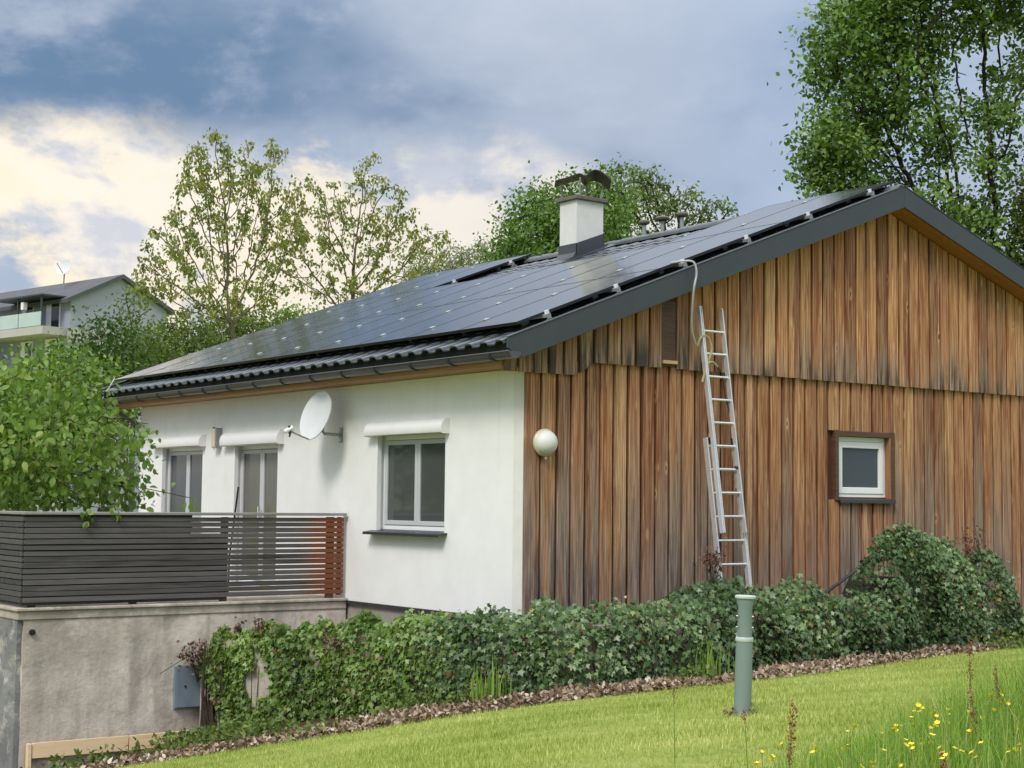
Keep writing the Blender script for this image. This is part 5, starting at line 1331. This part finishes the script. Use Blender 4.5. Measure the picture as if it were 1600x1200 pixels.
    # woody stems
    def stems(t, n, s0, s1, r):
        m = MB()
        for _ in range(n):
            s_ = rng.uniform(s0, s1); c_ = spine(np.array([s_]))[0]; zz = gzf(*c_); tp = float(top_at(s_))
            p0 = Vector((c_[0]+.08, c_[1]-.06, zz-.05)); p1 = Vector((c_[0]+rng.normal(.05, .06), c_[1]-.05+rng.normal(0, .06), zz+(tp-zz)*rng.uniform(.6, 1.0)))
            mid = (p0+p1)/2+Vector(rng.normal(0, .05, 3)); m.tube([p0, mid, p1], [r, r*.8, r*.4], 5)
        props(m.build('stem', M_bark, t), kind='stuff')
    stems(ta, 26, .05, .32, .013); stems(ta, 30, .3, 4.2, .008); stems(tb, 50, 4.5, L-.3, .009)
    # dark twiggy body behind the leaves so that no daylight shows through
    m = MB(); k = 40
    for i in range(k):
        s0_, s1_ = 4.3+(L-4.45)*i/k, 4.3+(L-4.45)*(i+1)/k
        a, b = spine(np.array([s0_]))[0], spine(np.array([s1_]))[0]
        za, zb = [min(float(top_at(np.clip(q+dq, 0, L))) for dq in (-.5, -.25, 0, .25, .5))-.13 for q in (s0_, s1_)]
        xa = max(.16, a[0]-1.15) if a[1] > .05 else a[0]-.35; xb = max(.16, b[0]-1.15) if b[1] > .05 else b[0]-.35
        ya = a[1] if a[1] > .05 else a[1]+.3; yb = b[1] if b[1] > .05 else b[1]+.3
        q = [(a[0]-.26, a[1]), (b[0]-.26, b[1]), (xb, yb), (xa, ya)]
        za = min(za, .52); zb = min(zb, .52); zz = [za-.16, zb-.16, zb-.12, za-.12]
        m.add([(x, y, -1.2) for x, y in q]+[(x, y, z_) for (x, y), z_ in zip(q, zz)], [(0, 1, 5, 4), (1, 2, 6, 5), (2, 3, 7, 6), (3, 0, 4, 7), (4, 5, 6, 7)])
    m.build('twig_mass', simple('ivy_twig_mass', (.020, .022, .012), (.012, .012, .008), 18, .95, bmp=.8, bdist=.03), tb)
    # red-brown dead clusters
    def dead(lab, c, r, n, seed, ls=.055):
        r2 = np.random.default_rng(seed); c = np.array(c); b = (c[0], c[1], c[2]-r[2])
        t = thing('dry_ivy_sprig', b, lab, 'plant', 'dry brown sprigs in the ivy')
        Pp = c+r2.normal(0, .5, (n, 3))*np.array(r)
        V, F, tn = leaves(Pp-np.array(b), ls*r2.uniform(.6, 1.3, n), T_RHOMB, r2, (0, 0, -.4), 1.2, (.5, -.5, .3), 1.0); link('foliage', np_mesh('foliage', V, F, M_redbrown, tn), t, b)
        m = MB()
        for _ in range(10): m.tube([Vector(b)+Vector((0, 0, -.15)), c+r2.normal(0, .3, 3)*r, c+r2.normal(0, .6, 3)*r], .004, 4)
        m.build('twig', M_bark_d, t)
    dead('red-brown dry sprig hanging over the blue-grey service box', (-3.74, -2.2, -.66), (.10, .28, .17), 200, 91)
    dead('small red-brown sprig on top of the ivy wall, left one of two', (-3.15, -1.95, -.30), (.05, .07, .12), 50, 92)
    dead('small red-brown sprig on top of the ivy wall, right one of two', (-2.72, -1.88, -.25), (.07, .09, .13), 60, 93)
    dead('dark red sprig in front of the ladder foot', (1.5, 1.45, .66), (.10, .16, .16), 130, 94, .05)
    dead('grey-brown dry twigs on the tall ivy at the right', (1.45, 6.05, .72), (.14, .26, .26), 190, 95, .045)
    dead('brown dry patch on the upper front of the ivy wall', (-1.1, -1.72, -.32), (.35, .12, .10), 150, 96, .05)
hedge_ivy()

def litter_and_weeds():
    rng = np.random.default_rng(101)
    n = 14000
    y = rng.uniform(-5.2, 7.4, n*3); ex = edge_x(y)
    # between ivy front and lawn edge
    x = ex-rng.random(n*3)**1.3*1.6+rng.normal(.02, .07, n*3)
    xi = np.interp(y, SP[:, 1], SP[:, 0])
    ok = ((x > xi-.15) | (y < -2.0)) & (x > -3.75)
    den = np.interp(y, [-5, -4.0, -2.8, 0, 2, 4.5, 5.5, 7], [.15, .3, .9, 1, .9, .7, .3, .1])
    den = den*np.clip(.75+.5*np.sin(y*2.3+x*1.1)+.4*np.sin(y*5.1-x*2.3+1), .12, 1.2)
    ok &= rng.random(n*3) < den
    x, y = x[ok][:n], y[ok][:n]
    pa = rng.uniform(0, 6.283, 40); pr_ = .065+np.abs(rng.normal(0, .035, 40)); x = np.r_[x, 5.83+np.cos(pa)*pr_]; y = np.r_[y, -2.36+np.sin(pa)*pr_]
    P = np.stack([x, y, gz(x, y)+rng.uniform(.005, .06, len(x))], -1)
    V, F, tn = leaves(P, .056*rng.uniform(.5, 1.3, len(x)), T_LEAF, rng, (0, 0, .05), 1.1, (0, 0, .9), 1.0)
    props(link('leaf_litter', np_mesh('leaf_litter', V, F, M_litter, tn)), 'dry brown leaf litter in the bed between ivy and lawn', 'leaf litter', kind='stuff')
    # low weeds in the bed
    W_ = []
    for (cx, cy, r, m) in ((-2.5, -2.9, .55, 500), (-1.8, -3.0, .6, 500), (-.6, -2.9, .5, 300), (.55, -1.95, .35, 240), (-2.9, -4.0, .5, 260), (2.35, 5.6, .35, 240), (2.2, 6.4, .4, 260), (2.55, .2, .22, 160), (1.35, -1.75, .25, 160), (1.0, -3.1, .3, 100)):
        q = rng.normal(0, .5, (m, 2))*r+(cx, cy); W_.append(np.c_[q, gz(q[:, 0], q[:, 1])+rng.random(m)**1.5*.17])
    W_ = np.concatenate(W_)
    V, F, tn = leaves(W_, .06*rng.uniform(.5, 1.4, len(W_)), T_LEAF, rng, (0, 0, .1), 1.2, (0, 0, .8), .9)
    props(link('weeds', np_mesh('weeds', V, F, M_lf_bush, tn)), 'low green weeds along the foot of the ivy wall', 'weeds', kind='stuff')
    # upright green clump of iris-like blades left of the post
    for (cx, cy, lab) in ((2.15, .75, 'tuft of narrow upright leaves before the dark ivy, left of the post'), (1.55, -1.62, 'yellow-green upright weed clump before the ivy at the house corner')):
        b = (cx, cy, gzf(cx, cy)); m = 46
        t_ = thing('leaf_tuft', b, lab, 'plant')
        V, F, tn = blades(rng.normal(0, .10, (m, 2))+(cx, cy), rng.uniform(.25, .55, m), .018, rng, .3)
        link('foliage', np_mesh('foliage', V-np.array(b), F, M_tall, tn), t_, b)
def blades(xy, h, w, rng, lean=.5):
    """bent grass blades: three-segment tapering strips (triangles)"""
    n = len(xy); base = np.c_[xy, gz(xy[:, 0], xy[:, 1])-.005]
    a = rng.uniform(0, 2*np.pi, n); d = np.stack([np.cos(a), np.sin(a), np.zeros(n)], -1); s = np.stack([-np.sin(a), np.cos(a), np.zeros(n)], -1)
    ln = (lean*rng.random(n))[:, None]; H = np.asarray(h)[:, None]; w = (np.asarray(w)*np.ones(n))[:, None]
    up_ = np.array([0, 0, 1.])
    p1 = base+H*(.5*up_+d*ln*.2); p2 = base+H*(.92*up_-up_*ln*.25+d*ln*.75)
    V = np.stack([base-s*w/2, base+s*w/2, p1-s*w*.4, p1+s*w*.4, p2], 1).reshape(-1, 3)
    F = (np.array([(0, 1, 3), (0, 3, 2), (2, 3, 4)])[None]+(np.arange(n)*5)[:, None, None]).reshape(-1, 3)
    return V, F, np.repeat(rng.random(n), 3)
litter_and_weeds()

def lawn():
    rng = np.random.default_rng(111)
    n = 330000
    x = rng.uniform(-1.2, 10.2, n); y = rng.uniform(-7.4, 8.4, n)
    ok = x > edge_x(y)+rng.normal(.04, .09, n)
    # only the side of the lawn the garden is looked at from
    ok &= (y > -7.4) & (y < 3.2+(10.2-x)*.75)
    x, y = x[ok], y[ok]
    qd, pd = -.807*x+.59*y, .59*x+.81*y      # rows of dried clippings lie across the slope
    st1 = np.sin(qd*4.6+1.1*np.sin(pd*.55)+.5*np.sin(pd*1.9+1)); st2 = np.sin(pd*1.3+qd*.8)+np.sin(pd*3.1-qd*2.0+2)
    streak = 1.5*np.clip(st1-.35, 0, 1)*np.clip(.7+.5*st2, 0, 1.4)+.35*np.sin(qd*9+pd*1.2)+.4*np.sin(x*1.7+y*.9)-.25
    tone = np.clip(.44+.21*streak+rng.normal(0, .17, len(x)), 0, 1)
    h = rng.uniform(.018, .045, len(x))*np.where(rng.random(len(x)) < .04, 1.8, 1)
    a = rng.uniform(0, 2*np.pi, len(x)); b = np.c_[x, y, gz(x, y)-.004]
    s = np.stack([np.cos(a), np.sin(a), 0*a], -1); l = np.stack([-np.sin(a), np.cos(a), 0*a], -1)*rng.uniform(0, .8, len(x))[:, None]
    V = np.stack([b-s*.0045, b+s*.0045, b+h[:, None]*(np.array([0, 0, 1.])+l)], 1).reshape(-1, 3)
    F = np.arange(len(x)*3).reshape(-1, 3)
    props(link('grass', np_mesh('grass', V, F, M_blade, tone)), 'short mown yellow-green lawn grass', 'grass', kind='stuff')
    # unmown strip in the foreground right
    def inside(px, py, poly):
        c = np.zeros(len(px), bool); j = len(poly)-1
        for i in range(len(poly)):
            xi, yi = poly[i]; xj, yj = poly[j]
            c ^= ((yi > py) != (yj > py)) & (px < (xj-xi)*(py-yi)/(yj-yi+1e-9)+xi); j = i
        return c
    poly = [(8.5, -5.1), (9.9, -6.3), (11.6, -5.3), (9.2, .4), (7.9, -.6), (7.9, -3.2)]
    n = 80000
    x = rng.uniform(7.6, 11.8, n); y = rng.uniform(-6.4, .4, n); ok = inside(x, y, poly)
    x, y = x[ok], y[ok]
    # distance from the mown edge line (A -> E)
    ex = np.interp(y, [-6.2, -5.15, -3.2, -.8, .4], [9.8, 8.6, 8.0, 7.9, 8.8])
    dd = np.clip((x-ex)/1.1, 0, 1)
    dd2 = np.clip((y+6.1)/2.2, 0, 1)
    kk = rng.random(len(x)) < .15+.85*dd*(.25+.75*dd2)
    x, y, dd, dd2 = x[kk], y[kk], dd[kk], dd2[kk]
    h = (.10+.54*dd*(.25+.75*dd2))*rng.uniform(.5, 1.3, len(x))
    V, F, tn = blades(np.c_[x, y], h, rng.uniform(.003, .006, len(x)), rng, .8)
    props(link('tall_grass', np_mesh('tall_grass', V, F, M_tall, tn)), 'unmown tall green grass in the right foreground', 'grass', kind='stuff')
    # buttercups
    pm = MB()
    for k in range(5):
        a = k*2*math.pi/5; c, s_ = math.cos(a), math.sin(a)
        pm.add([(0, 0, 0), (c*.008-s_*.006, s_*.008+c*.006, .006), (c*.013, s_*.013, .009), (c*.008+s_*.006, s_*.008-c*.006, .006)], [(0, 1, 2, 3)])
    fm = bpy.data.meshes.new('flower'); fm.from_pydata(pm.v, [], pm.f); fm.update(); fm.materials.append(M_petal)
    r = random.Random(9); cnt = 0
    while cnt < 84:
        x_, y_ = r.uniform(8.0, 10.8), r.uniform(-6.1, -1.5)
        if not inside(np.array([x_]), np.array([y_]), poly)[0]: continue
        g = gzf(x_, y_); hh = r.uniform(.16, .42)
        pv = Vector((x_, y_, g+hh))-CAM; dep = pv.dot(fw)
        if not (.13 < pv.dot(rt)/dep < .33 and -.248 < pv.dot(up)/dep < np.interp(pv.dot(rt)/dep, [.13, .19, .24, .30], [-.236, -.222, -.212, -.19])): continue
        t = thing('buttercup', (x_, y_, g), 'small yellow buttercup on a thin stem in the tall grass', 'flower', 'buttercups in the tall foreground grass')
        m = MB(); tp = Vector((x_+r.uniform(-.06, .06), y_+r.uniform(-.06, .06), g+hh)); m.tube([(x_, y_, g-.01), (x_+(tp.x-x_)*.3, y_+(tp.y-y_)*.3, g+hh*.55), tp], .0014, 4); m.build('stem', M_stem, t)
        for q in range(r.choice((1, 1, 2, 2, 3))):
            o = link('flower', fm, t, tp+Vector((r.uniform(-.025, .025), r.uniform(-.025, .025), r.uniform(-.03, .004)))*(1 if q else 0), (r.uniform(-.6, .6), r.uniform(-.6, .6), 0)); sc = r.uniform(.75, 1.2); o.scale = (sc, sc, sc)
        cnt += 1
    # sorrel spikes
    for k, (x_, y_, hh, lab) in enumerate(((9.71, -5.94, .54, 'tall red-brown sorrel spike standing alone at the mown edge'), (9.72, -4.74, .47, 'red-brown sorrel spike in the tall grass, left of the pair at the right edge'), (9.48, -4.22, .52, 'red-brown sorrel spike in the tall grass at the right edge'), (8.75, -3.53, .60, 'faint far red-brown sorrel spike near the right edge'), (10.28, -5.65, .35, 'short red-brown sorrel spike low in the buttercups'), (8.85, -5.3, .40, 'thin dark grass stalk on the lawn right of the post'), (7.9, -4.9, .42, 'thin dark grass stalk on the lawn left of the post'))):
        g = gzf(x_, y_); t = thing('sorrel', (x_, y_, g), lab, 'wild plant')
        tp = Vector((x_+r.uniform(-.05, .05), y_+r.uniform(-.05, .05), g+hh)); m = MB(); m.tube([(x_, y_, g-.01), (x_+(tp.x-x_)*.4, y_+(tp.y-y_)*.4, g+hh*.55), tp], [.0028, .002, .001], 5); m.build('stem', M_sorrel if k < 5 else M_stem, t)
        r2 = np.random.default_rng(200+k); nn = 130 if k < 5 else 26; f = r2.uniform(.55 if k < 5 else .82, 1, nn)
        C = np.array([x_, y_, g])+np.stack([(tp.x-x_)*f, (tp.y-y_)*f, hh*f], -1)+r2.normal(0, .007, (nn, 3))
        V, F, tn = leaves(C-np.array([x_, y_, g]), .016*r2.uniform(.5, 1.1, nn), T_RHOMB, r2, (0, 0, .6), 1.0, (.5, -.5, 0), 1.0)
        link('seed_head', np_mesh('seed_head', V, F, M_sorrel), t, (x_, y_, g))
lawn()
